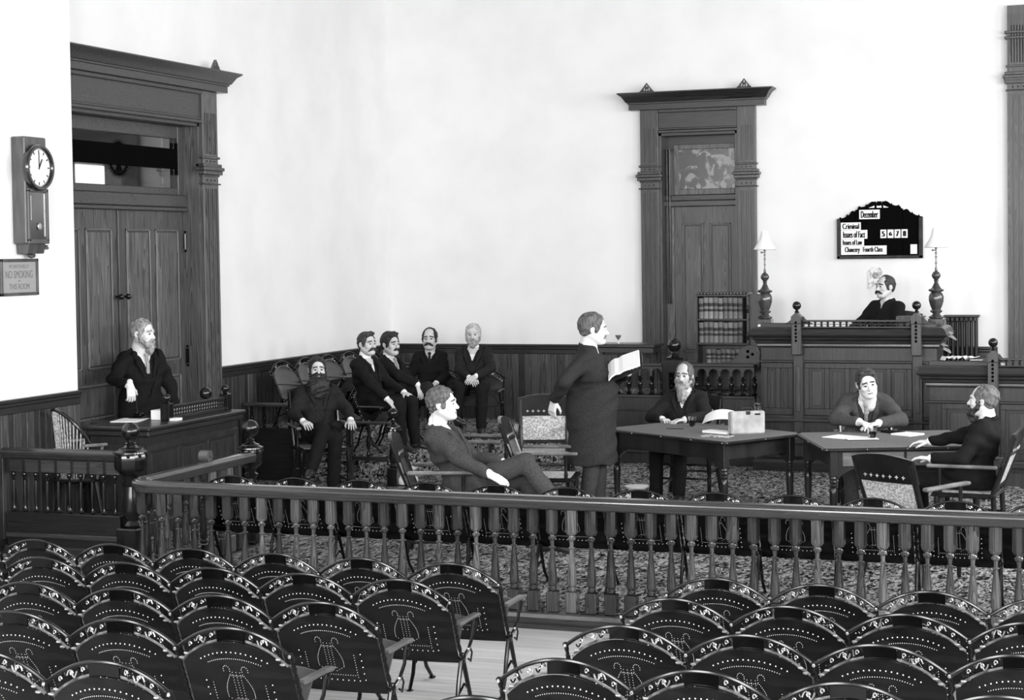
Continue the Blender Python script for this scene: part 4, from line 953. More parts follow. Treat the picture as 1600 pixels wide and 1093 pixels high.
# ------------------------------------------------------------ round-backed spindle chair behind the railing
t = thing('spindle_chair', 'low round-backed spindle armchair turned towards the usher desk', 'chair', (-8.33, 12.22, .002), radians(-35))
b = MB(); b.lathe([(.18, .49), (.205, .5), (.21, .515), (.19, .53), (0, .525)], (0, 0, 0), 24); b.build('seat', 'chair_wood', t)
hoop = [(.23*cos(a), .02-.21*sin(a), .80+.30*max(0, sin(a))**.7) for a in np.linspace(-.1, pi+.1, 25)]
b = MB(); b.tube(hoop, .016, 8); b.build('back_hoop', 'chair_wood', t)
b = MB()
for k in range(1, 24):
    p = hoop[k]; b.tube([(p[0]*.72, .0-.14*abs(sin(k*pi/24)), .53), p], .006, 5)
b.build('spindles', 'cane', t)
for s_ in (-1, 1):
    b = MB(); b.box(s_*.23-.025, s_*.23+.025, -.03, .17, .795, .82, ch=.008); b.tube([(s_*.23, .13, .80), (s_*.17, .10, .52)], .012, 6); b.build('armrest', 'chair_arm', t)
    for s2 in (-1, 1): b = MB(); b.tube([(s_*.11, s2*.11, .5), (s_*.17, s2*.17, 0)], .016, 8); b.build('leg', 'chair_wood', t)
# ------------------------------------------------------------ jury box rails
t = thing('jury_rail', 'dark panelled guard rail closing the near end of the upper jury tier', 'railing', (0, 0, 0))
b = MB(); b.box(XL+.06, -8.14, 16.0, 16.09, .77, .81, 0, 1.6, ch=.01); b.box(XL+.06, -8.14, 16.01, 16.08, .002, .55, 0, .7); b.build('rail', 'oak_x', t)
for k in range(5):
    b = MB(); b.lathe([(.018, .55), (.022, .57), (.01, .585), (.018, .62), (.02, .66), (.012, .70), (.02, .72), (.012, .735), (.018, .77)], (XL+.14+k*.148, 16.045, 0), 10); b.build('spindle', 'post', t)
t = thing('jury_front_rail', 'short low rail with a spindle joined to the jury box post', 'railing', (0, 0, 0))
b = MB(); b.box(-7.58, -7.2, 15.93, 15.99, .62, .65, 0, 1.6, ch=.008); b.build('top_rail', 'oak_x', t)
b = MB(); b.box(-7.58, -7.2, 15.94, 15.98, .25, .29, 0, 1); b.build('bottom_rail', 'oak_x', t)
b = MB(); b.lathe([(.018, .29), (.022, .32), (.01, .35), (.022, .40), (.024, .46), (.012, .52), (.02, .56), (.018, .62)], (-7.4, 15.96, 0), 10); b.build('spindle', 'post', t)
b = MB(); b.box(-7.64, -7.58, 15.93, 15.99, .002, .65, ch=.006); b.build('end_post', 'oak_z', t)
newel('newel_post', '', -7.12, 15.95, .001, .84, .075, .055, t)
for i in range(6):
    put('J', (-8.52, 16.47+.555*i, .521), radians(-90), 'dark opera seat on the upper jury tier, %s from the near guard rail' % ord_[i], 'opera seats on the upper jury tier', .99)
# ------------------------------------------------------------ tables
def rect_table(name, label, cx, cy, ang, Ln, Wd, top, cloth_on, drawers):
    t = thing(name, label, 'table', (cx, cy, .001), ang, 'counsel tables'); hx, hy = Ln/2, Wd/2
    b = MB(); b.box(-hx, hx, -hy, hy, top-.028, top-.004, ch=.006); b.build('table_top', 'table_wood', t)
    b = MB(); b.box(-hx+.012, hx-.012, -hy+.012, hy-.012, top-.004, top, ch=.001)
    b.build('baize_cover', 'table_cloth', t)
    b = MB()
    for k in range(5):
        for s_ in (-1, 1): b.ball((-hx+.03+(Ln-.06)*k/4, s_*hy, top-.016), .006, 6)
    for k in range(3):
        for s_ in (-1, 1): b.ball((s_*hx, -hy+.03+(Wd-.06)*k/2, top-.016), .006, 6)
    b.build('brass_tacks', 'bright', t)
    ax, ay = hx-.10, hy-.09
    b = MB()
    for s_ in (-1, 1):
        b.box(-ax, ax, s_*ay-.012, s_*ay+.012, top-.17, top-.028, 0, 1, ch=.003); b.box(s_*ax-.012, s_*ax+.012, -ay, ay, top-.17, top-.028, 0, 1, ch=.003)
        for e_ in (-1, 1):      # curved brackets under the frieze
            p = [(e_*ax, top-.165)]+[(e_*(ax-.02-.20*q), top-.165-.11*(1-q)**2) for q in np.linspace(0, 1, 6)]
            b.prism([(e_*ax, top-.16), (e_*ax, top-.28)]+[(e_*(ax-.03-.2*q), top-.17-.09*(1-q)**2) for q in np.linspace(0, 1, 6)]+[(e_*(ax-.23), top-.16)], s_*ay-.01, s_*ay+.01)
    b.build('apron', 'table_wood', t)
    for k in range(drawers):
        w = (2*ax-.12)/drawers; xa = -ax+.06+w*k
        b = MB(); b.box(xa+.01, xa+w-.01, -ay-.024, -ay-.011, top-.158, top-.045, ch=.004); dr = b.build('drawer', 'table_light', t)
        b = MB(); b.ball((xa+w/2, -ay-.034, top-.1), .014, 10); b.build('drawer_knob', 'chair_wood', dr)
    for sx in (-1, 1):
        for sy in (-1, 1):
            b = MB(); x, y = sx*ax, sy*ay
            b.box(x-.035, x+.035, y-.035, y+.035, top-.24, top-.028, ch=.006)
            b.lathe([(.02, 0), (.026, .02), (.03, .05), (.022, .08), (.03, .09), (.024, .1), (.027, .2), (.033, .36), (.034, .40), (.024, .415), (.034, .43), (.025, .445), (.034, .46), (.028, .475), (.034, .49), (.03, .505)], (x, y, 0), 16); b.build('leg', 'table_wood', t)
    return t
T1 = rect_table('counsel_table', 'dark baize-topped table bearing the pale bag, left of the two', -3.67, 14.90, radians(-32), 1.56, .98, .745, 1, 0)
T2 = rect_table('counsel_table', 'dark baize-topped table with light drawer fronts where the young man writes', -1.99, 14.60, radians(21.5), 1.36, 1.22, .745, 1, 2)
# ------------------------------------------------------------ cane armchair
def cane_chair(label, x, y, head, group='cane armchairs', back='cane', sh=.46, H=.92):
    """head = heading of the sitter in degrees from +x"""
    t = thing('cane_armchair', label, 'chair', (x, y, .001), radians(head-90), group); w = .25
    lean = lambda z: -.22-.16*(z-sh)/(H-sh)
    b = MB()
    for q in ((-w, w, .19, .24), (-w, w, -.24, -.19)): b.box(q[0], q[1], q[2], q[3], sh-.035, sh, ch=.008)
    for q in ((-w, -w+.05), (w-.05, w)): b.box(q[0], q[1], -.2, .2, sh-.035, sh, ch=.008)
    b.build('seat_frame', 'chair_wood', t)
    b = MB(); b.box(-w+.045, w-.045, -.2, .2, sh-.018, sh+.002); b.build('seat_cane', 'cane', t)
    for s_ in (-1, 1):
        b = MB(); b.tube([(s_*(w-.02), lean(H), H-.02), (s_*(w-.02), lean((H+sh)/2)-.005, (H+sh)/2), (s_*(w-.03), -.22, sh), (s_*(w-.03), -.23, sh-.2), (s_*w, -.29, 0)], .021, 8); b.build('back_post', 'chair_wood', t)
        b = MB(); b.lathe([(.014, 0), (.018, .1), (.021, .2), (.016, .24), (.022, .26), (.022, .4), (.018, sh-.02)], (s_*(w-.02), .2, 0), 12); b.build('leg', 'chair_wood', t)
        b = MB(); b.lathe([(.013, sh-.01), (.018, sh+.03), (.012, sh+.06), (.015, sh+.13), (.012, sh+.2)], (s_*(w+.015), .17, 0), 10); b.build('arm_support', 'chair_wood', t)
        b = MB(); b.box(s_*(w+.015)-.026, s_*(w+.015)+.026, -.26, .27, sh+.195, sh+.222, ch=.009); b.build('armrest', 'chair_arm', t)
        for z_ in (.13, .27):
            b = MB(); b.tube([(s_*(w-.02), .2, z_), (s_*(w-.02), -.24, z_)], .010, 6); b.build('stretcher', 'chair_wood', t)
    for yy, z_ in ((.2, .2), (.2, .33), (-.235, .22)):
        b = MB(); b.tube([(-w+.02, yy, z_), (w-.02, yy, z_)], .010, 6); b.build('stretcher', 'chair_wood', t)
    # crest rail, slightly arched, with pale crosses imitating light seen through cut-outs
    n = 10; vs = []; fs = []
    for dy in (-.014, .014):
        for i in range(n+1):
            u = -1+2*i/n
            for z_ in (H-.17, H+.035*(1-u*u)): vs.append((u*(w+.005), lean(z_)+dy-.02*(1-u*u), z_))
    N = 2*(n+1)
    for i in range(n): a = 2*i; fs += [(a, a+1, a+3, a+2), (N+a, N+a+2, N+a+3, N+a+1), (a, a+2, N+a+2, N+a), (a+1, N+a+1, N+a+3, a+3)]
    fs += [(0, N, N+1, 1), (2*n, 2*n+1, N+2*n+1, N+2*n)]
    b = MB(); b.add(vs, fs, 0, 1, False)
    for k in range(7):
        x_ = -.16+.32*k/6; u = x_/(w)
        for dy in (-.017, .017):
            yy = lean(H-.125)+dy-.02*(1-u*u)
            b.box(x_-.013, x_+.013, yy-.0015, yy+.0015, H-.128, H-.122, 1); b.box(x_-.003, x_+.003, yy-.0018, yy+.0018, H-.138, H-.112, 1)
    b.build('crest_rail', ['chair_wood', 'cane'], t)
    b = MB(); b.add([(-w+.035, lean(sh+.06), sh+.06), (w-.035, lean(sh+.06), sh+.06), (w-.035, lean(H-.17)-.012, H-.165), (-w+.035, lean(H-.17)-.012, H-.165), (-w+.035, lean(sh+.06)-.008, sh+.06), (w-.035, lean(sh+.06)-.008, sh+.06), (w-.035, lean(H-.17)-.02, H-.165), (-w+.035, lean(H-.17)-.02, H-.165)],
        [(0, 1, 2, 3), (4, 7, 6, 5), (0, 4, 5, 1), (3, 2, 6, 7), (0, 3, 7, 4), (1, 5, 6, 2)], 0, 1, False); b.build('back_cane', back, t)
    b = MB(); b.box(-w+.02, w-.02, lean(sh+.05)-.014, lean(sh+.05)+.01, sh+.035, sh+.065, ch=.005); b.build('lower_back_rail', 'chair_wood', t)
    return t
cane_chair('empty cane armchair with dark back standing behind the reclining man, nearer the table', -4.72, 13.80, 12, back='cane_dark')
cane_chair('empty cane armchair facing the camera behind the standing man', -5.38, 15.57, -72)
cane_chair('cane armchair half hidden behind the head of the reclining man', -5.62, 14.50, 5)
cane_chair('empty cane armchair with light woven back seen from behind at the writing table', -1.52, 12.45, 62, H=.88)
cane_chair('cane armchair holding the bearded man at the writing table', -1.27, 13.74, 176)
cane_chair('cane armchair in which the man in the grey suit reclines', -5.12, 12.42, 18, back='cane_dark')
cane_chair('dark armchair with thin turned posts holding the man with the full black beard', -7.62, 15.32, -52, back='cane_dark', H=1.0)
cane_chair('dark armchair of the long-bearded man behind the bag table', -4.04, 15.92, -88, back='cane_dark')
cane_chair('dark chair under the young writing man', -2.33, 15.66, -78, back='cane_dark')
cane_chair("armchair behind the judge's bench", -2.66, 19.2, -112, back='leather_dark', H=.9).location.z = DZ+.001
put('J', (-7.60, 16.50, .291), radians(-90), 'opera seat under the juror with the drooping moustache', 'opera seats of the front jurors')
put('J', (-7.60, 17.12, .291), radians(-90), 'opera seat under the young juror with the small moustache', 'opera seats of the front jurors')
put('J', (-7.72, 18.62, .291), radians(196), 'opera seat under the juror in the high white collar', 'opera seats of the rear jurors')
put('J', (-7.19, 18.60, .291), radians(190), 'opera seat under the white-haired juror by the back wall', 'opera seats of the rear jurors')
# ------------------------------------------------------------ small things
def spitt(label, x, y):
    b = MB(); b.lathe([(.07, 0), (.105, .015), (.118, .045), (.112, .075), (.07, .105), (.052, .12), (.065, .135), (.10, .16), (.117, .175), (.117, .18), (.105, .175), (.05, .125), (.045, .09), (0, .08)], (0, 0, 0), 30)
    o = b.build('spittoon', 'china'); o.location = (x, y, .001); tag(o, label, 'spittoon', 'spittoons')
    return o
s1 = spitt('white china spittoon on the carpet left of the reclining man', -7.02, 16.05)
b = MB(); b.ball((0, 0, 0), .008, 8); o = b.build('drain_hole', 'hole', s1); o.location = (.02, -.115, .05)
spitt('white china spittoon half hidden under the bag table', -4.38, 15.28)
# bag
t = thing('leather_bag', 'pale upright leather satchel standing open-topped on the dark table', 'bag', (-3.235, 14.74, .7455), radians(32), None)
b = MB(); b.box(-.155, .155, -.065, -.012, .0, .20, ch=.012); b.build('front_pocket', 'leather', t)
b = MB(); b.box(-.15, .15, -.005, .045, .0, .195, ch=.012); b.build('rear_pocket', 'leather', t)
b = MB(); b.box(-.145, .145, -.02, .0, .0, .188, ch=.002); b.build('gusset', 'leather_dark', t)
b = MB(); b.tube([(-.05, -.04, .2), (-.04, -.03, .225), (.04, -.03, .225), (.05, -.04, .2)], .006, 6); b.box(.06, .11, -.068, -.06, .165, .18); b.box(-.02, .02, -.07, -.06, .17, .20, ch=.004); b.build('handle_and_clasp', 'leather_dark', t)
def sheet(name, label, x, y, z, w, h, a, mat='white', thick=.003, cat='paper', curl=0, group=None):
    b = MB(); n = 10; vs = []
    for dz in (0, thick):
        for k in range(n+1):
            for s_ in (0, 1): vs.append((-w/2+w*k/n, -h/2+h*s_, dz+curl*((k/n-.5)**2)*4*(1 if s_ else .6)))
    N = 2*(n+1); fs = []
    for k in range(n): q = 2*k; fs += [(q, q+1, q+3, q+2), (N+q, N+q+2, N+q+3, N+q+1), (q, q+2, N+q+2, N+q), (q+1, N+q+1, N+q+3, q+3)]
    fs += [(0, N, N+1, 1), (2*n, 2*n+1, N+2*n+1, N+2*n)]
    b.add(vs, fs, 0, 1, False); o = b.build(name, mat); o.location = (x, y, z); o.rotation_euler = (0, 0, a); return tag(o, label, cat, group)
sheet('folded_paper', 'thick folded white paper lying left of the leather satchel', -3.48, 14.74, .7455, .26, .12, radians(-25), thick=.02)
M['newsprint'] = noisy('newsprint', .08, .75, 26, .8, .1, lo=.42, hi=.58)
sheet('leaflet', 'printed leaflet lying in front of the satchel near the table edge', -3.43, 14.47, .7455, .27, .15, radians(-5), 'newsprint', thick=.004)
sheet('pen', 'thin dark pen lying on the baize left of the drinking glass', -3.93, 14.98, .7455, .16, .008, radians(0), 'ink', thick=.006, cat='pen')
sheet('writing_paper', 'broad white sheets under the hands of the young writing man', -2.36, 14.62, .7455, .30, .24, radians(-25), cat='paper', thick=.006)
sheet('writing_paper', 'white sheet lying askew beneath the young mans writing hand'.replace('mans', "man's"), -2.20, 14.50, .7525, .26, .16, radians(18), cat='paper')
sheet('notebook', 'open white notebook with dark cover right of the drinking glass on the writing table', -1.88, 14.93, .7455, .20, .20, radians(-30), cat='book', thick=.014)
sheet('notebook_cover', 'dark folded cover lying behind the open white notebook', -2.02, 15.06, .7455, .20, .10, radians(-40), 'ink', cat='book', thick=.018)
def tumbler(label, x, y, drink):
    t = thing('drinking_glass', label, 'glass', (x, y, .7456), 0, 'drinking glasses')
    b = MB(); b.lathe([(.026, 0), (.028, .002), (.036, .085), (.038, .095), (.0355, .095), (.033, .085), (.024, .012), (0, .012)], (0, 0, 0), 24); b.build('tumbler', 'glass', t)
    b = MB(); b.lathe([(0, .0135), (.023, .0135), (.031, .06), (0, .06)], (0, 0, 0), 24); b.build('drink', drink, t)
tumbler('small footed glass of dark drink on the bag table before the long-bearded man', -3.82, 15.17, 'water')
tumbler('drinking glass beside the writing mans right sleeve on the writing table'.replace('mans', "man's").replace('right sleeve', 'papers'), -2.12, 14.56, 'table_cloth')
# ------------------------------------------------------------ figures grown from blended solids
def nrm(v): v = np.asarray(v, float); return v/max(1e-9, np.linalg.norm(v))
def basis(yv, up):
    """columns x,y,z with y along yv and z near up"""
    y = nrm(yv); x = nrm(np.cross(y, up)); z = np.cross(x, y); return np.stack([x, y, z], 1)
class Solid:
    def __init__(s, h): s.h = h; s.p = []
    def rc(s, a, b, ra, rb, k=.02, flat=None, sub=False):
        """rounded cone; flat=(axis vector, factor) squeezes it along that axis"""
        s.p.append(('rc', np.array(a, float), np.array(b, float), ra, rb, k, flat, sub)); return s
    def chain(s, pts, rs, k=.02, flat=None):
        for i in range(len(pts)-1): s.rc(pts[i], pts[i+1], rs[i], rs[i+1], k, flat)
        return s
    def el(s, c, r, k=.02, R=None, sub=False): s.p.append(('el', np.array(c, float), np.array(r, float), R, k, None, None, sub)); return s
    def loft(s, o, R, st, k=.02, pw=2.2, sub=False):
        """stack of ellipses: stations (z, cx, cy, halfwidth, halfdepth) in frame o,R"""
        s.p.append(('lo', np.array(o, float), np.array(R, float), np.array(st, float), k, pw, None, sub)); return s
    def wedge(s, o, R, w, h, d, k=.004):
        """V-shaped cut: apex at o, opening upward along local z to half-width w at height h, depth +-d along local y"""
        s.p.append(('we', np.array(o, float), np.array(R, float), (w, h, d), k, None, None, True)); return s
    def bbox(s, p):
        if p[0] == 'rc': r = max(p[3], p[4])+.01; return np.minimum(p[1], p[2])-r, np.maximum(p[1], p[2])+r
        if p[0] == 'el':
            r = p[2].max() if p[3] is not None else p[2]; return p[1]-r, p[1]+r
        if p[0] == 'lo':
            st = p[3]; m_ = (np.hypot(st[:, 3].max()+abs(st[:, 1]).max(), st[:, 4].max()+abs(st[:, 2]).max()))
            e = np.stack([p[1]+p[2] @ np.array([0, 0, st[0, 0]]), p[1]+p[2] @ np.array([0, 0, st[-1, 0]])]); return e.min(0)-m_, e.max(0)+m_
        if p[0] == 'we': w, h, d = p[3]; r = max(w, h, d)*1.5; return p[1]-r, p[1]+r
    def dist(s, p, X):
        if p[0] == 'rc':
            a, b, ra, rb, flat = p[1], p[2], p[3], p[4], p[6]
            if flat is not None:
                ax = nrm(flat[0]); f = 1/flat[1]-1
                X = X+np.tensordot((X-a) @ ax, ax, 0)*f; b = b+ax*((b-a) @ ax)*f
            ab = b-a; t = np.clip(((X-a) @ ab)/max(1e-9, ab @ ab), 0, 1)
            d = np.linalg.norm(X-a-t[..., None]*ab, axis=-1)-(ra+(rb-ra)*t)
            return d
        if p[0] == 'el':
            Y = X-p[1]
            if p[3] is not None: Y = Y @ p[3]
            q = np.linalg.norm(Y/p[2], axis=-1); return (q-1)*p[2].min()
        if p[0] == 'lo':
            Y = (X-p[1]) @ p[2]; st = p[3]; z = Y[..., 2]; I = lambda c: np.interp(z, st[:, 0], st[:, c])
            w, dp = I(3), I(4); pw = p[5]
            q = (np.abs((Y[..., 0]-I(1))/w)**pw+np.abs((Y[..., 1]-I(2))/dp)**pw)**(1/pw)
            return np.maximum((q-1)*np.minimum(w, dp), np.maximum(st[0, 0]-z, z-st[-1, 0]))
        if p[0] == 'we':
            Y = (X-p[1]) @ p[2]; w, h, d = p[3]; sl = w/h
            return np.maximum(np.maximum((np.abs(Y[..., 0])-Y[..., 2]*sl)/sqrt(1+sl*sl), np.abs(Y[..., 1]-d*.5)-d*.5), Y[..., 2]-h*1.6)
    def mesh(s, fold=0., ff=38., seed=0):
        h = s.h; pos = [q for q in s.p if not q[7]]
        bb = [s.bbox(q) for q in pos]; lo = np.min([q[0] for q in bb], 0)-3*h; hi = np.max([q[1] for q in bb], 0)+3*h
        n = np.ceil((hi-lo)/h).astype(int)+1
        D = np.full(n, 9., dtype=np.float32); ax = [lo[i]+h*np.arange(n[i]) for i in range(3)]
        for q in s.p:
            k = q[4] if q[0] in ('lo', 'el', 'we') else q[5]
            a, b = s.bbox(q); pad = k+2.5*h
            i0 = np.maximum(0, ((a-pad-lo)/h).astype(int)); i1 = np.minimum(n, ((b+pad-lo)/h).astype(int)+2)
            if (i1 <= i0).any(): continue
            sl = tuple(slice(i0[i], i1[i]) for i in range(3))
            X = np.stack(np.meshgrid(*[ax[i][sl[i]] for i in range(3)], indexing='ij'), -1)
            d = s.dist(q, X); E = D[sl]
            if q[7]:
                d = -d; hh = np.clip(.5-.5*(E-d)/k, 0, 1); D[sl] = E*(1-hh)+d*hh+k*hh*(1-hh) if k > 0 else np.maximum(E, d)
            else:
                hh = np.clip(.5+.5*(E-d)/k, 0, 1); D[sl] = E*(1-hh)+d*hh-k*hh*(1-hh)
        if fold:
            G = np.stack(np.meshgrid(*ax, indexing='ij'), -1); c = np.random.RandomState(seed).uniform(0, 6, 6)
            near = np.abs(D) < .05
            Xn = G[near]; x, y, z = Xn[:, 0], Xn[:, 1], Xn[:, 2]
            D[near] += (fold*(np.sin(ff*(z*.9+.5*x)+c[0]+2.2*np.sin(9*y+c[1]))*np.sin(ff*.55*(y-.6*z)+c[2]+1.7*np.sin(11*x+c[3]))+.5*np.sin(ff*1.7*(z-.4*y+.3*x)+c[4]))).astype(np.float32)
        return nets(D, lo, h)
def nets(D, lo, h):
    ins = D < 0
    c = ins[:-1, :-1, :-1].astype(np.int8)
    tot = np.zeros(c.shape, np.int8)
    for i in (0, 1):
        for j in (0, 1):
            for k in (0, 1): tot += ins[i:i+c.shape[0], j:j+c.shape[1], k:k+c.shape[2]]
    act = (tot > 0) & (tot < 8); idx = -np.ones(c.shape, int); I = np.argwhere(act); idx[act] = np.arange(len(I))
    P = np.zeros((len(I), 3)); cnt = np.zeros(len(I))
    cor = {(i, j, k): D[I[:, 0]+i, I[:, 1]+j, I[:, 2]+k] for i in (0, 1) for j in (0, 1) for k in (0, 1)}
    for a in cor:
        for d in range(3):
            if a[d] == 0:
                b = list(a); b[d] = 1; b = tuple(b); va, vb = cor[a], cor[b]; m_ = (va < 0) != (vb < 0)
                t = np.where(m_, va/np.where(m_, va-vb, 1), 0); q = np.tile(np.array(a, float), (len(I), 1)); q[:, d] += t
                P[m_] += q[m_]; cnt[m_] += 1
    V = lo+h*(I+P/np.maximum(1, cnt)[:, None]); F = []
    for d in range(3):
        u, w = (d+1) % 3, (d+2) % 3
        s0 = [slice(None)]*3; s1 = [slice(None)]*3; s0[d] = slice(0, -1); s1[d] = slice(1, None)
        A = ins[tuple(s0)]; B = ins[tuple(s1)]; E = np.argwhere(A != B)
        E = E[(E[:, u] > 0) & (E[:, w] > 0) & (E[:, u] < D.shape[u]-1) & (E[:, w] < D.shape[w]-1)]
        fl = A[E[:, 0], E[:, 1], E[:, 2]]
        def g(du, dw): q = E.copy(); q[:, u] -= du; q[:, w] -= dw; return idx[q[:, 0], q[:, 1], q[:, 2]]
        Q = np.stack([g(0, 0), g(1, 0), g(1, 1), g(0, 1)], 1); Q[~fl] = Q[~fl][:, ::-1]; F.append(Q)
    F = np.concatenate(F); F = F[(F >= 0).all(1)]
    # one smoothing pass
    for _ in range(2):
        acc = np.zeros_like(V); cn = np.zeros(len(V))
        for a, b in ((0, 1), (1, 2), (2, 3), (3, 0)):
            np.add.at(acc, F[:, a], V[F[:, b]]); np.add.at(cn, F[:, a], 1); np.add.at(acc, F[:, b], V[F[:, a]]); np.add.at(cn, F[:, b], 1)
        V = V*.5+.5*acc/np.maximum(1, cn)[:, None]
    return V, F
def npmesh(name, parts, mats, parent=None):
    """parts: list of (V,F,material index or array)"""
    Vs, Fs, Ms, o = [], [], [], 0
    for V, F, mi in parts:
        Vs.append(V); Fs.append(F+o); Ms.append(np.full(len(F), mi) if np.isscalar(mi) else mi); o += len(V)
    V = np.concatenate(Vs); F = np.concatenate(Fs); me = bpy.data.meshes.new(name)
    me.vertices.add(len(V)); me.vertices.foreach_set('co', V.astype(np.float32).ravel())
    me.loops.add(F.size); me.loops.foreach_set('vertex_index', F.astype(np.int32).ravel())
    me.polygons.add(len(F)); me.polygons.foreach_set('loop_start', np.arange(0, F.size, 4, dtype=np.int32))
    for m in mats: me.materials.append(M[m])
    me.polygons.foreach_set('material_index', np.concatenate(Ms).astype(np.int32)); me.polygons.foreach_set('use_smooth', np.ones(len(F), bool))
    me.update(calc_edges=True); me.validate()
    o = bpy.data.objects.new(name, me); COL.objects.link(o)
    if parent: o.parent = parent
    return o
def Rhead(yaw, pitch, roll=0):
    """yaw + = turns to own left, pitch + = looks up"""
    return np.array((Matrix.Rotation(radians(yaw), 3, 'Z') @ Matrix.Rotation(radians(pitch), 3, 'X') @ Matrix.Rotation(radians(roll), 3, 'Y')))
def head_mesh(c, R, st, sc=1.):
    s = Solid(.0048)
    wd = st.get('wide', 1.)
    s.el((0, -.014, .036), (.077*wd, .096, .082), .01)
    s.el((0, .024, -.032), (.062*wd, .070, .080), .03); s.el((0, .046, -.082), (.040*wd, .040, .032), .03)
    for m_ in (-1, 1):
        s.rc((m_*.055*wd, -.005, -.05), (m_*.025, .06, -.095), .018, .016, .03); s.el((m_*.042, .062, -.026), (.022, .02, .02), .02)   # jaw, cheek
    s.el((0, .083, .024), (.052, .016, .012), .018)
    for m_ in (-1, 1): s.el((m_*.030, .104, .002), (.021, .020, .014), .012, None, True)
    s.rc((0, .086, .010), (0, .110, -.030), .0085, .0135, .008)
    for m_ in (-1, 1): s.el((m_*.012, .098, -.034), (.010, .012, .008), .006); s.el((m_*.030, .079, .002), (.015, .015, .012), .002)
    s.el((0, .090, -.060), (.024, .012, .006), .005); s.el((0, .088, -.069), (.020, .012, .006), .005)
    s.el((0, .080, -.097), (.022, .020, .018), .018)
    for m_ in (-1, 1):
        Re = np.array(Matrix.Rotation(m_*.35, 3, 'Z')); s.el((m_*.081*wd, -.010, -.006), (.009, .019, .031), .006, Re); s.el((m_*.087*wd, -.006, -.006), (.006, .009, .018), .004, Re, True)
    s.chain([(0, -.028, -.05), (0, -.040, -.13), (0, -.05, -.20)], [.056, .053, .062], .03)
    V, F = s.mesh(); C = V[F].mean(1); mi = np.zeros(len(F), int)
    for m_ in (-1, 1): mi[(np.linalg.norm((C-np.array([m_*.030, .092, .001]))*np.array([1, .6, 1.5]), axis=1) < .0115)] = 1
    mi[(np.abs(C[:, 2]+.0645) < .007) & (np.abs(C[:, 0]) < .02) & (C[:, 1] > .085)] = 2
    for m_ in (-1, 1): mi[(np.abs(C[:, 2]-.024-.006*np.cos(C[:, 0]*40)) < .0058) & (C[:, 0]*m_ > .010) & (C[:, 0]*m_ < .052) & (C[:, 1] > .06)] = 3
    return (V*sc) @ R.T+c, F, mi
def hair_mesh(c, R, st, sc=1.):
    kind = st.get('hair', 'short'); s = Solid(.0052); g = .010 if kind != 'full' else .016; wd = st.get('wide', 1.)
    if kind == 'curly': g = .013
    s.el((0, -.020, .036), (.077*wd+g, .098+g*.8, .084+g), .006)
    s.el((0, -.052, -.02), (.060*wd+g*.6, .046+g*.4, .052), .03)
    for m_ in (-1, 1): s.el((m_*.072*wd, .018, .0), (.014, .022, .036), .012)
    part = st.get('part')
    if kind == 'long':
        for m_ in (-1, 1): s.el((m_*.07, -.02, -.05), (.022, .045, .06), .03)
    # clear the face
    fz = st.get('line', .070)
    s.el((0, .108, -.01), (.080*wd if kind != 'long' else .072, .090, fz+.026), .010, None, True)
    s.el((0, .06, -.11), (.12, .075, .075), .01, None, True)
    for m_ in (-1, 1): s.el((m_*.09, -.002, -.012), (.03, .021, .030), .006, None, True)
    if kind in ('receding', 'long'): s.el((0, .085, .085), (.06, .075, .06), .01, None, True)
    if kind == 'bald': s.el((0, .03, .115), (.067, .10, .062), .01, None, True)
    if part: s.rc((-.045*part, .045, .104), (.05*part, .066, .088), .020, .016, .012); s.rc((-.03*part, .03, .112), (.062*part, .03, .078), .020, .018, .012)
    V, F = s.mesh(.0045 if kind == 'curly' else .0025, 120 if kind == 'curly' else 90, st.get('seed', 1))
    return (V*sc) @ R.T+c, F, 0
def beard_mesh(c, R, st, sc=1.):
    out = []; s = Solid(.0048); any_ = False
    mo = st.get('mous', 0)
    if mo:
        any_ = True; dr = .012+.012*mo; w = .018+.020*mo
        for m_ in (-1, 1):
            s.chain([(0, .104, -.046), (m_*w*.5, .102, -.050-dr*.2), (m_*w, .090, -.052-dr*.7), (m_*(w+.008*mo), .078, -.056-dr)], [.008+.003*mo, .009+.003*mo, .007, .003], .008)
    be = st.get('beard', 0)
    if be:
        any_ = True; L_ = be
        for m_ in (-1, 1):
            s.chain([(m_*.074, .008, -.01), (m_*.066, .028, -.055), (m_*.040, .070, -.092), (0, .086, -.10)], [.012, .018, .022, .022], .02)
        s.el((0, .075, -.10-L_*.35), (.048 if L_ > .06 else .036, .040, .03+L_*.62), .02)
        if L_ > .1 and not st.get('bushy'): s.el((0, .07, -.10-L_*.8), (.034, .032, L_*.55), .03)
        if st.get('bushy'):
            s.el((0, .085, -.10-L_*.30), (.105, .060, .05+L_*.38), .03)
            for q in range(9): a_ = pi*q/8; s.el((.075*cos(a_), .10, -.12-L_*.30-.085*sin(a_)), (.022, .03, .026), .012)
        s.el((0, .115, -.064), (.021, .025, .007), .004, None, True)
        if not mo: pass
    if not any_: return None
    V, F = s.mesh(.006 if st.get('bushy') else .003, 110, 5); return (V*sc) @ R.T+c, F, 0
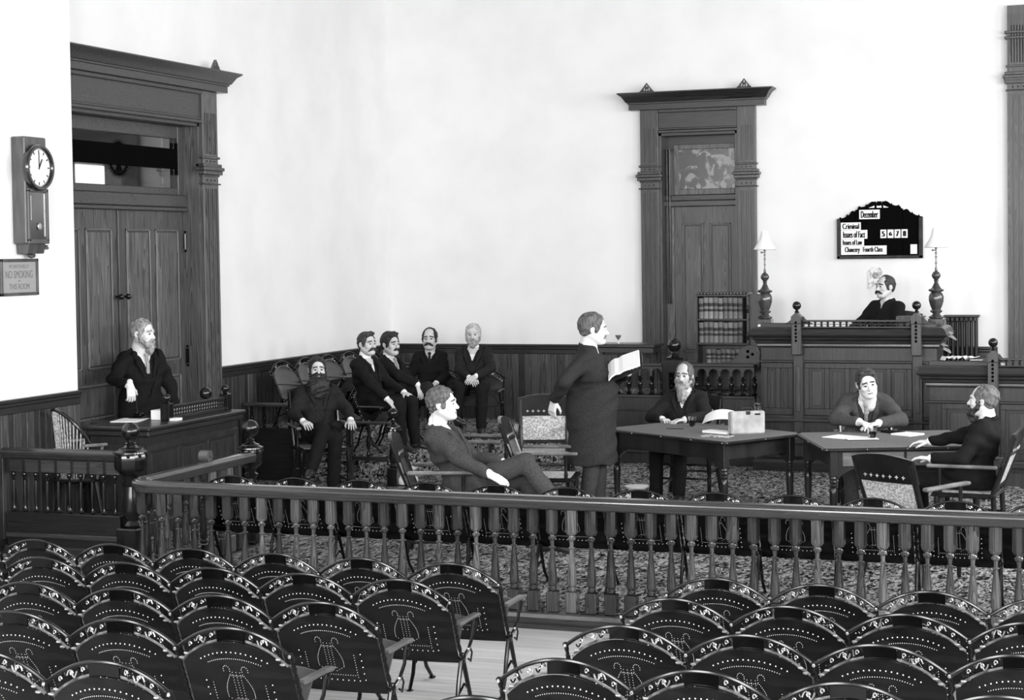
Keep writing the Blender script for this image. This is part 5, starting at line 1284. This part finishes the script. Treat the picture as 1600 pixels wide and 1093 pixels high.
def hand_mesh(w, R, side, curl=.5, spread=.0, grip=0):
    """wrist at w, columns of R: x lateral, y along fingers, z back of hand; side +1 right hand, thumb towards -x*side"""
    s = Solid(.0045); th = -side
    s.rc((0, -.035, 0), (0, .01, 0), .026, .027, .01, ((0, 0, 1), .72))
    for x in (-.026, -.009, .009, .026): s.rc((x*.7, .012, 0), (x, .082, .004), .016, .0135, .012, ((0, 0, 1), .85))
    ln = {0: (.040, .024, .020), 1: (.046, .028, .021), 2: (.043, .026, .021), 3: (.033, .019, .018)}
    for f in range(4):
        x = th*(.029-.0193*f)
        p = np.array([x, .086, .003]); a = 0; dirx = th*(.5-f/3)*.22*(1+spread*3)
        for j in range(3):
            a += curl*(.55, .95, .7)[j]; l = ln[f][j]; q = p+l*np.array([dirx*cos(a), cos(a), -sin(a)]); s.rc(p, q, .0092-.0012*j, .0084-.0012*j, .004); p = q
    p = np.array([th*.022, .018, -.006]); q = p+np.array([th*.028, .030, -.012]); r_ = q+np.array([th*.010, .028, -.006-.012*curl]); t_ = r_+np.array([th*(.0-.01*curl), .022, -.006-.01*curl])
    s.rc(p, q, .015, .012, .012); s.rc(q, r_, .0115, .010, .004); s.rc(r_, t_, .0095, .0078, .004)
    V, F = s.mesh(); return V @ R.T+w, F, 0
def ik(a, t, l1, l2, hint):
    a = np.array(a, float); t = np.array(t, float); d = t-a; D_ = np.linalg.norm(d); mx = (l1+l2)*.995
    if D_ > mx: t = a+d/D_*mx; d = t-a; D_ = mx
    x = (l1*l1-l2*l2+D_*D_)/(2*D_); hgt = sqrt(max(0, l1*l1-x*x)); u = d/D_; hn = np.array(hint, float); hn = nrm(hn-u*(hn @ u))
    return a+u*x+hn*hgt, t
def person(label, loc, head, pose, look, st, sc=1.):
    """loc = floor point under the pelvis, head = heading in degrees from +x, pose = joints in the body's own frame (x right, y forward)"""
    P = pose; lean = radians(P.get('lean', 5)); sidel = radians(P.get('side', 0)); tw = P.get('twist', 0)
    pel = np.array(P['pelvis'], float)
    Rt = np.array(Matrix.Rotation(radians(tw), 3, 'Z') @ Matrix.Rotation(lean, 3, 'X') @ Matrix.Rotation(sidel, 3, 'Y'))
    T = lambda q: pel+Rt @ np.array(q, float)
    by = P.get('belly', 0); neck = T((0, .0, .50)); bend = P.get('bend', 0)
    Rc = np.array(Matrix.Rotation(radians(tw), 3, 'Z') @ Matrix.Rotation(lean-radians(bend), 3, 'X') @ Matrix.Rotation(sidel, 3, 'Y'))
    mid = T((0, 0, .24)); TC = lambda q: mid+Rc @ (np.array(q, float)-np.array([0, 0, .24]))
    neck = TC((0, 0, .49)); sh = {1: TC((.178, -.01, .405)), -1: TC((-.178, -.01, .405))}
    hc = neck+np.array(P.get('headoff', (0, .03, .132)), float)
    Rh = Rhead(look[0], look[1], look[2] if len(look) > 2 else 0)
    el, wr = {}, {}
    for s_, k in ((1, 'R'), (-1, 'L')):
        hint = P.get('hint'+k, (s_*.6, -.5, -.6)); el[s_], wr[s_] = ik(sh[s_], P['hand'+k], .285, .255, hint)
    hip = {1: pel+np.array([.095, 0, -.01]), -1: pel+np.array([-.095, 0, -.01])}
    kn = {1: np.array(P['kneeR'], float), -1: np.array(P['kneeL'], float)}; an = {1: np.array(P['ankR'], float), -1: np.array(P['ankL'], float)}
    cs = st
    # skin: one continuous body
    s = Solid(.014)
    s.loft(pel, Rt, [(-.06, 0, 0, .10, .07), (.05, 0, 0, .13, .085), (.25, 0, .0, .115, .08)], .03)
    s.loft(mid-Rc @ np.array([0, 0, .24]), Rc, [(.2, 0, 0, .115, .08), (.38, 0, 0, .14, .085), (.46, 0, 0, .10, .06)], .03)
    s.rc(TC((0, -.01, .40)), neck+np.array([0, 0, .04]), .055, .052, .03)
    for k in (1, -1):
        s.chain([sh[k], el[k], wr[k]], [.042, .034, .024], .02); s.chain([hip[k], kn[k], an[k]], [.062, .045, .032], .02)
        ft = an[k]+np.array(P.get('foot'+('R' if k == 1 else 'L'), (.02*k, .13, -.05)), float); s.rc(an[k], ft, .028, .022, .02)
    parts = [(*s.mesh(), 0)]
    hs = st.get('hs', 1.04); parts.append(head_mesh(hc, Rh, st, hs))
    for k, nm in ((1, 'R'), (-1, 'L')):
        hd = P.get('hdir'+nm); y = np.array(hd, float) if hd else wr[k]-el[k]; up = np.array(P.get('hup'+nm, (0, 0, 1)), float)
        parts.append(hand_mesh(wr[k], basis(y, up), k, P.get('curl'+nm, .45), P.get('spread'+nm, 0)))
    root = npmesh('person', parts, [st.get('skin', 'skin'), 'eye', 'lip', st['hairm']])
    root.location = loc; root.rotation_euler = (0, 0, radians(head-90)); root.scale = (sc, sc, sc)
    tag(root, label, 'person')
    V, F, m_ = hair_mesh(hc, Rh, st, hs); npmesh('hair', [(V, F, 0)], [st['hairm']], root)
    bm_ = beard_mesh(hc, Rh, st, hs)
    if bm_: npmesh('beard' if st.get('beard') else 'moustache', [bm_], [st.get('beardm', st['hairm'])], root)
    # trousers
    s = Solid(.011)
    s.loft(pel, Rt, [(-.10, 0, 0, .13, .10), (0, 0, 0, .165, .115+by*.3), (.12, 0, .01, .15, .11+by*.5)], .04)
    for k in (1, -1):
        a_ = an[k]-(an[k]-kn[k])*(.02/max(.1, np.linalg.norm(an[k]-kn[k])))
        s.rc(hip[k], kn[k], .095, .072, .04); s.chain([kn[k], (kn[k]+a_)/2+np.array([0, -.01, 0]), a_], [.072, .066, .060], .02)
    V, F = s.mesh(.004, 34, 3); npmesh('trousers', [(V, F, 0)], [cs['trousers']], root)
    # shoes
    for k, nm in ((1, 'R'), (-1, 'L')):
        ft = np.array(P.get('foot'+nm, (.02*k, .13, -.05)), float); u = nrm(ft); s = Solid(.007); b0 = an[k]+np.array([0, -.02, -.03])
        s.rc(an[k]+np.array([0, 0, .02]), b0, .045, .042, .02); s.chain([b0, an[k]+ft*.6+np.array([0, 0, .0]), an[k]+ft*1.25], [.040, .042, .034], .02, (np.cross(u, (1, 0, 0)), .8))
        V, F = s.mesh(); npmesh('shoe', [(V, F, 0)], ['shoe'], root)
    # torso garments
    def torso(g, z0, z1, extra=0):
        q = Solid(.0095 if g > 0 else .009)
        S1 = [(-.08, 0, 0, .160, .115+by*.25), (.02, 0, .01, .165, .118+by*.6), (.14, 0, .015+by*.35, .152, .113+by*.7), (.27, 0, .008+by*.12, .165, .116+by*.25)]
        S2 = [(.22, 0, .008+by*.2, .160, .115+by*.35), (.33, 0, .0, .185, .118), (.39, 0, -.008, .178, .105), (.43, 0, -.012, .145, .088), (.47, 0, -.014, .095, .07), (.50, 0, -.014, .066, .058)]
        q.loft(pel, Rt, [(z, x_, y_, a_+g, b_+g) for z, x_, y_, a_, b_ in S1 if z >= z0-.15], .05)
        q.loft(mid-Rc @ np.array([0, 0, .24]), Rc, [(z, x_, y_, a_+g, b_+g) for z, x_, y_, a_, b_ in S2], .05)
        return q
    fwdC = Rc @ np.array([0, 1., 0]); upC = Rc @ np.array([0, 0, 1.])
    shirt = torso(-.016, 0, 1); shirt.rc(TC((0, -.008, .44)), neck+np.array([0, -.004, .02]), .060, .058, .012)
    V, F = shirt.mesh(); npmesh('shirt', [(V, F, 0)], ['shirt'], root)
    s = Solid(.006)        # stand-up collar band
    s.rc(neck+np.array([0, -.004, -.015]), hc+Rh @ np.array([0, -.030, -.122]), .064, .059, .01)
    V, F = s.mesh(); npmesh('collar', [(V, F, 0)], ['shirt'], root)
    if st.get('tie'):
        s = Solid(.005); kx = TC((0, .0, .44))+fwdC*.088
        s.chain([kx, TC((0, .0, .36))+fwdC*.112, TC((0, 0, .28))+fwdC*.118], [.014, .017, .02], .01, (fwdC, .5)); s.el(kx, (.022, .014, .016), .008)
        V, F = s.mesh(); npmesh('necktie', [(V, F, 0)], [st['tie']], root)
    vest = torso(-.006, 0, 1)
    vz = P.get('vestv', .30); vest.wedge(TC((0, .0, vz)), Rc, .075, .20, .3)
    V, F = vest.mesh(.001, 60, 2)
    npmesh('waistcoat', [(V, F, 0)], [cs.get('vest', 'vest')], root)
    if st.get('buttons', 1):
        b = MB()
        for z_ in (.02, .09, .16, .23): q_ = (T if z_ < .2 else TC)((0, .118+by*(.95 if z_ < .2 else .4), z_)); b.ball(tuple(q_), .0075, 8)
        b.build('waistcoat_buttons', 'ink', root)
    # jacket
    jk = torso(.010, 0, 1)
    for k in (1, -1):
        jk.rc(sh[k]+Rc @ np.array([-.03*k, 0, .0]), el[k], .074, .056, .05); wend = wr[k]+nrm(el[k]-wr[k])*.035; jk.rc(el[k], wend, .058, .046, .03)
    cut = st.get('cut', (.05, .17, .44))      # apex z, half-width at neck, height of opening
    jk.wedge(TC((0, .0, cut[0])) if cut[0] > .2 else T((0, 0, cut[0])), Rc, cut[1], cut[2], .3, .006)
    sk = st.get('skirt')
    if sk == 'frock':
        jk.loft(pel, np.array(Matrix.Rotation(radians(tw), 3, 'Z')), [(-.47, 0, .01, .225, .215), (-.25, 0, .015, .215, .19), (-.02, 0, .012, .20, .15+by*.7), (.14, 0, .01, .185, .13+by*.8)], .05)
    elif sk == 'seat':
        for k in (1, -1): jk.rc(pel+np.array([.10*k, .02, .0]), pel+np.array([.15*k, .16, .045]), .09, .075, .05)
        jk.rc(pel+np.array([.0, -.03, -.02]), pel+np.array([.0, -.06, -.06]), .13, .12, .05)
    elif sk == 'side':
        for k in (1, -1): jk.rc(pel+np.array([.11*k, .0, .05]), pel+np.array([.12*k, .0, -.16]), .085, .085, .05)
        jk.loft(pel, np.eye(3), [(-.22, 0, -.02, .19, .12), (.05, 0, -.01, .17, .12)], .05)
    V, F = jk.mesh(.0065, 34, st.get('seed', 1)); npmesh('jacket', [(V, F, 0)], [cs['jacket']], root)
    # lapels
    s = Solid(.0055); Ra = TC if cut[0] > .2 else T
    if cut[0] < .42 and not st.get('closed'):
        for k in (1, -1):
            top_ = TC((k*.078, -.01, .462)); m2 = TC((k*.088, .112+by*.1, .375)); lo_ = TC((k*.040, .136+by*.5, .25)); 
            s.chain([top_, TC((k*.098, .055, .435)), m2, lo_], [.017, .024, .026, .010], .012, (fwdC, .45))
        s.chain([TC((-.078, -.01, .462)), TC((-.05, -.062, .49)), TC((0, -.075, .50)), TC((.05, -.062, .49)), TC((.078, -.01, .462))], [.017]*5, .01)
        V, F = s.mesh(); npmesh('lapels', [(V, F, 0)], [cs['jacket']], root)
    else:
        s.chain([TC((-.075, .02, .462)), TC((-.05, -.062, .485)), TC((0, -.075, .495)), TC((.05, -.062, .485)), TC((.075, .02, .462))], [.018]*5, .01); V, F = s.mesh(); npmesh('coat_collar', [(V, F, 0)], [cs['jacket']], root)
    # cuffs
    for k in (1, -1):
        u = nrm(wr[k]-el[k]); s = Solid(.0055); s.rc(wr[k]-u*.045, wr[k]-u*.006, .037, .034, .004)
        V, F = s.mesh(); npmesh('shirt_cuff', [(V, F, 0)], ['shirt'], root)
    return root, dict(hc=hc, neck=neck, wr=wr, el=el)
def sit(sh=.46, **k):
    d = dict(pelvis=(0, -.06, sh+.11), lean=6, kneeR=(.11, .42, sh+.075), kneeL=(-.11, .42, sh+.075), ankR=(.12, .46, .09), ankL=(-.12, .46, .09),
             handR=(.14, .30, sh+.19), handL=(-.14, .30, sh+.19)); d.update(k); return d
# ------------------------------------------------------------ the people
# 1 usher standing behind the desk
person('grey-bearded man in dark suit standing behind the usher desk pressing a stamp', (-8.74, 13.86, .001), -28,
       dict(pelvis=(0, 0, .93), lean=-3, kneeR=(.1, .01, .50), kneeL=(-.1, .01, .50), ankR=(.11, -.02, .09), ankL=(-.12, -.02, .09), handR=(.34, .42, 1.13), hintR=(.8, -.2, -.5), hdirR=(0, .15, -1), hupR=(.2, 1, 0), curlR=.9, handL=(-.27, .12, .84), hintL=(-.6, -.5, 0)),
       (26, -3), dict(hair='short', hairm='hair_grey', beard=.05, mous=.7, jacket='suit_black', vest='suit_black', trousers='suit_black', tie='tie_light', skin='skin_light', skirt='side', cut=(.02, .15, .47), seed=2), 1.06)
# 2 standing advocate in the frock coat
person('stout man in long frock coat standing and reading from an open book', (-4.50, 14.26, .001), 10,
       dict(pelvis=(0, 0, .95), lean=-1, belly=.09, kneeR=(.09, .03, .51), kneeL=(-.1, .06, .51), ankR=(.1, -.02, .09), ankL=(-.1, .05, .09), handR=(.16, -.27, 1.00), hintR=(.6, -.5, -.6), hdirR=(-.2, -.2, -1), hupR=(1, -.6, 0), curlR=.6, handL=(.02, .32, 1.22), hintL=(-.8, 0, -.6), hupL=(0, 0, -1), curlL=.25),
       (8, -4), dict(hair='full', hairm='hair_brown', mous=1., beardm='hair_grey', jacket='suit_coat', vest='suit_coat', trousers='trousers_grey', skin='skin_light', skirt='frock', cut=(.30, .07, .2), closed=1, seed=4), 1.065)
t = thing('open_book', 'large open white book held up by the standing man', 'book', (-4.30, 14.24, 1.30), radians(8))
mb_ = Matrix.Rotation(radians(-22), 4, 'Y') @ Matrix.Rotation(radians(24), 4, 'X')
b = MB(); n = 8; vs = []
for dz in (0, .012):
    for k in range(n+1):
        for s_ in (0, 1): x = -.02+.30*k/n; vs.append((x, -.15+.30*s_, dz+.03*sin(pi*min(1, k/n*2)) if k < 4 else dz+.03-.02*(k/n-.5)))
N = 2*(n+1); fs = []
for k in range(n): q = 2*k; fs += [(q, q+1, q+3, q+2), (N+q, N+q+2, N+q+3, N+q+1), (q, q+2, N+q+2, N+q), (q+1, N+q+1, N+q+3, q+3)]
fs += [(0, N, N+1, 1), (2*n, 2*n+1, N+2*n+1, N+2*n)]
b.add(vs, fs, 0, 1, False, mb_); b.build('pages', 'white', t)
b = MB(); b.box(-.03, .29, -.16, .16, -.012, -.004, 0, 1, mb_); b.build('cover', 'leather_dark', t)
# 3 man with the full black beard, legs crossed
person('man with full bushy black beard sitting cross-legged in the dark armchair', (-7.66, 15.38, .001), -56,
       sit(.50, lean=8, kneeR=(.02, .42, .66), ankR=(.16, .58, .30), footR=(.05, .13, -.04), kneeL=(-.10, .42, .57), ankL=(-.06, .44, .09), handR=(.20, .28, .74), handL=(-.27, .30, .74), curlL=.35, hupR=(.3, 0, 1)),
       (0, 0), dict(hair='short', hairm='hair_black', beard=.17, bushy=1, mous=.8, jacket='suit_dark', vest='suit_dark', trousers='suit_black', skin='skin', skirt='seat', cut=(.0, .14, .5), seed=5), .985)
# 4 first juror with the drooping moustache
person('juror with big drooping moustache at the left end of the seated row', (-7.58, 16.48, .291), -8,
       sit(.42, lean=4, kneeR=(.14, .42, .52), kneeL=(-.14, .40, .52), handR=(.22, .34, .56), hintR=(.9, -.3, 0), curlR=.3, hupR=(.3, .4, 1), handL=(-.16, .30, .62), ankR=(.14, .44, .09), ankL=(-.14, .44, .09)),
       (-18, 2), dict(hair='short', part=1, hairm='hair_dark', mous=1.5, jacket='suit_black', vest='suit_black', trousers='suit_black', skirt='seat', cut=(.14, .12, .34), seed=6, skin='skin'), .97)
# 5 second juror
person('young juror with neat dark hair and small moustache, legs crossed', (-7.58, 17.12, .291), -12,
       sit(.42, lean=7, kneeR=(.03, .44, .66), ankR=(-.02, .72, .34), footR=(-.02, .13, -.06), kneeL=(-.11, .42, .52), ankL=(-.11, .42, .09), handR=(.10, .40, .68), hintR=(.9, -.2, -.3), hdirR=(.1, .4, -1), curlR=.3, handL=(-.18, .22, .62)),
       (-14, 0), dict(hair='full', hairm='hair_black', mous=.5, jacket='suit_black', vest='suit_black', trousers='suit_dark', tie='tie_light', skirt='seat', cut=(.17, .11, .32), seed=7, skin='skin', part=1, hs=1.1), .94)
# 6 third juror
person('juror with parted dark hair, thick moustache and high white collar', (-7.78, 18.50, .291), -72,
       sit(.42, lean=3, kneeR=(.17, .36, .52), kneeL=(-.17, .36, .52), handR=(.16, .20, .60), handL=(-.10, .28, .62), ankR=(.16, .42, .09), ankL=(-.18, .42, .09)),
       (-3, 3), dict(hair='receding', hairm='hair_black', mous=1.3, jacket='suit_black', vest='suit_black', trousers='suit_black', tie='tie_dark', skirt='seat', cut=(.34, .07, .14), seed=8, skin='skin', hs=1.15), .92)
# 7 white-haired juror
person('stout white-haired juror with short beard and folded hands', (-7.22, 18.44, .291), -78,
       sit(.42, lean=4, belly=.07, kneeR=(.10, .40, .55), kneeL=(-.17, .40, .53), handR=(-.01, .30, .66), hintR=(.9, -.3, -.2), handL=(-.09, .32, .68), hintL=(-.9, -.3, -.2), hupR=(.5, 0, 1), hupL=(-.5, 0, 1), curlR=.5, curlL=.5, ankR=(.16, .44, .09), ankL=(-.16, .44, .09)),
       (4, 0), dict(hair='short', hairm='hair_white', beard=.03, mous=.8, beardm='hair_grey', jacket='suit_dark', vest='suit_dark', trousers='suit_black', skin='skin', skirt='seat', cut=(.03, .15, .48), seed=9, wide=1.06), .97)
# 8 reclining man in the foreground
person('curly-haired man in grey suit reclining with crossed legs nearest the bar railing', (-5.04, 12.46, .001), 4,
       sit(.44, lean=24, pelvis=(0, .06, .53), headoff=(0, .05, .15), kneeR=(.04, .56, .70), ankR=(.03, .84, .36), footR=(0, .13, -.07), kneeL=(-.10, .54, .56), ankL=(-.04, .70, .10), handR=(.26, .38, .62), hintR=(.7, -.8, -.6), hdirR=(-.1, 1, -.55), hupR=(.6, .2, 1), curlR=.45, handL=(-.26, .30, .66)),
       (2, 2), dict(hair='curly', hairm='hair_brown', jacket='suit_grey', vest='suit_grey', trousers='suit_grey', skin='skin_light', skirt='seat', cut=(.10, .09, .38), seed=10), 1.04)
# 9 long-bearded man behind the table
person('balding man with long grey beard and dark coat behind the bag table', (-4.08, 15.86, .001), -96,
       sit(.46, lean=1, kneeR=(.12, .42, .53), kneeL=(-.12, .42, .53), handR=(.10, .30, .79), hintR=(.9, -.2, -.4), handL=(-.14, .34, .80), hintL=(-.9, -.2, -.4)),
       (2, 0), dict(hair='long', line=.085, hairm='hair_brown', beard=.11, mous=.9, beardm='hair_grey', jacket='suit_dark', vest='vest', trousers='suit_black', skirt='seat', cut=(.06, .12, .44), seed=11, skin='skin', wide=.94), .97)
sheet('court_paper', 'curved white paper held up by the long-bearded man', 0, 0, 0, .30, .14, 0, curl=-.05)
o = bpy.data.objects['court_paper']; o.location = (-3.64, 15.42, .84); o.rotation_euler = (radians(35), radians(-8), radians(-5))
# 10 young man writing
person('young clean-shaven man in tweed suit leaning on the table and writing', (-2.33, 15.62, .001), -82,
       sit(.46, lean=-24, bend=8, headoff=(-.01, .085, .105), side=0, kneeR=(.13, .40, .53), kneeL=(-.12, .40, .53), handR=(.05, .52, .80), hintR=(1, -.1, -.25), handL=(-.10, .52, .79), hintL=(-1, -.1, -.25), hdirR=(-.5, .6, -.15), hdirL=(.55, .5, -.1), curlR=.8, curlL=.3),
       (12, -10, 12), dict(hair='short', part=-1, hairm='hair_dark', jacket='suit_mid', vest='vest_grey', trousers='suit_grey', tie='tie_light', skin='skin_light', skirt='seat', cut=(.06, .12, .44), seed=12), 1.04)
# 11 bearded man in profile on the right
person('balding man with dark beard seated in profile at the right of the writing table', (-1.27, 13.80, .001), 172,
       sit(.46, lean=10, kneeR=(.13, .42, .53), kneeL=(-.13, .42, .53), handR=(.22, .42, .80), hintR=(.4, -.2, -1), hdirR=(0, 1, -.1), curlR=.4, handL=(-.27, .24, .735), hintL=(-.5, -.6, -.8), curlL=.4),
       (0, 2), dict(hair='receding', line=.08, hairm='hair_brown', beard=.05, mous=.8, beardm='hair_dark', jacket='suit_black', vest='suit_black', trousers='suit_black', skin='skin_light', skirt='seat', cut=(.12, .11, .36), seed=13), .97)
# 12 judge
person('judge with dark moustache seated high behind the tall bench', (-2.70, 19.10, DZ+.001), -118,
       sit(.48, lean=9, kneeR=(.13, .42, .53), kneeL=(-.13, .42, .53), handR=(.22, .28, .72), handL=(-.22, .28, .72)),
       (-12, 3, 3), dict(hair='receding', hairm='hair_dark', mous=1.2, jacket='suit_black', vest='suit_black', trousers='suit_black', skin='skin', skirt='seat', cut=(.36, .05, .12), closed=1, seed=14), 1.0)
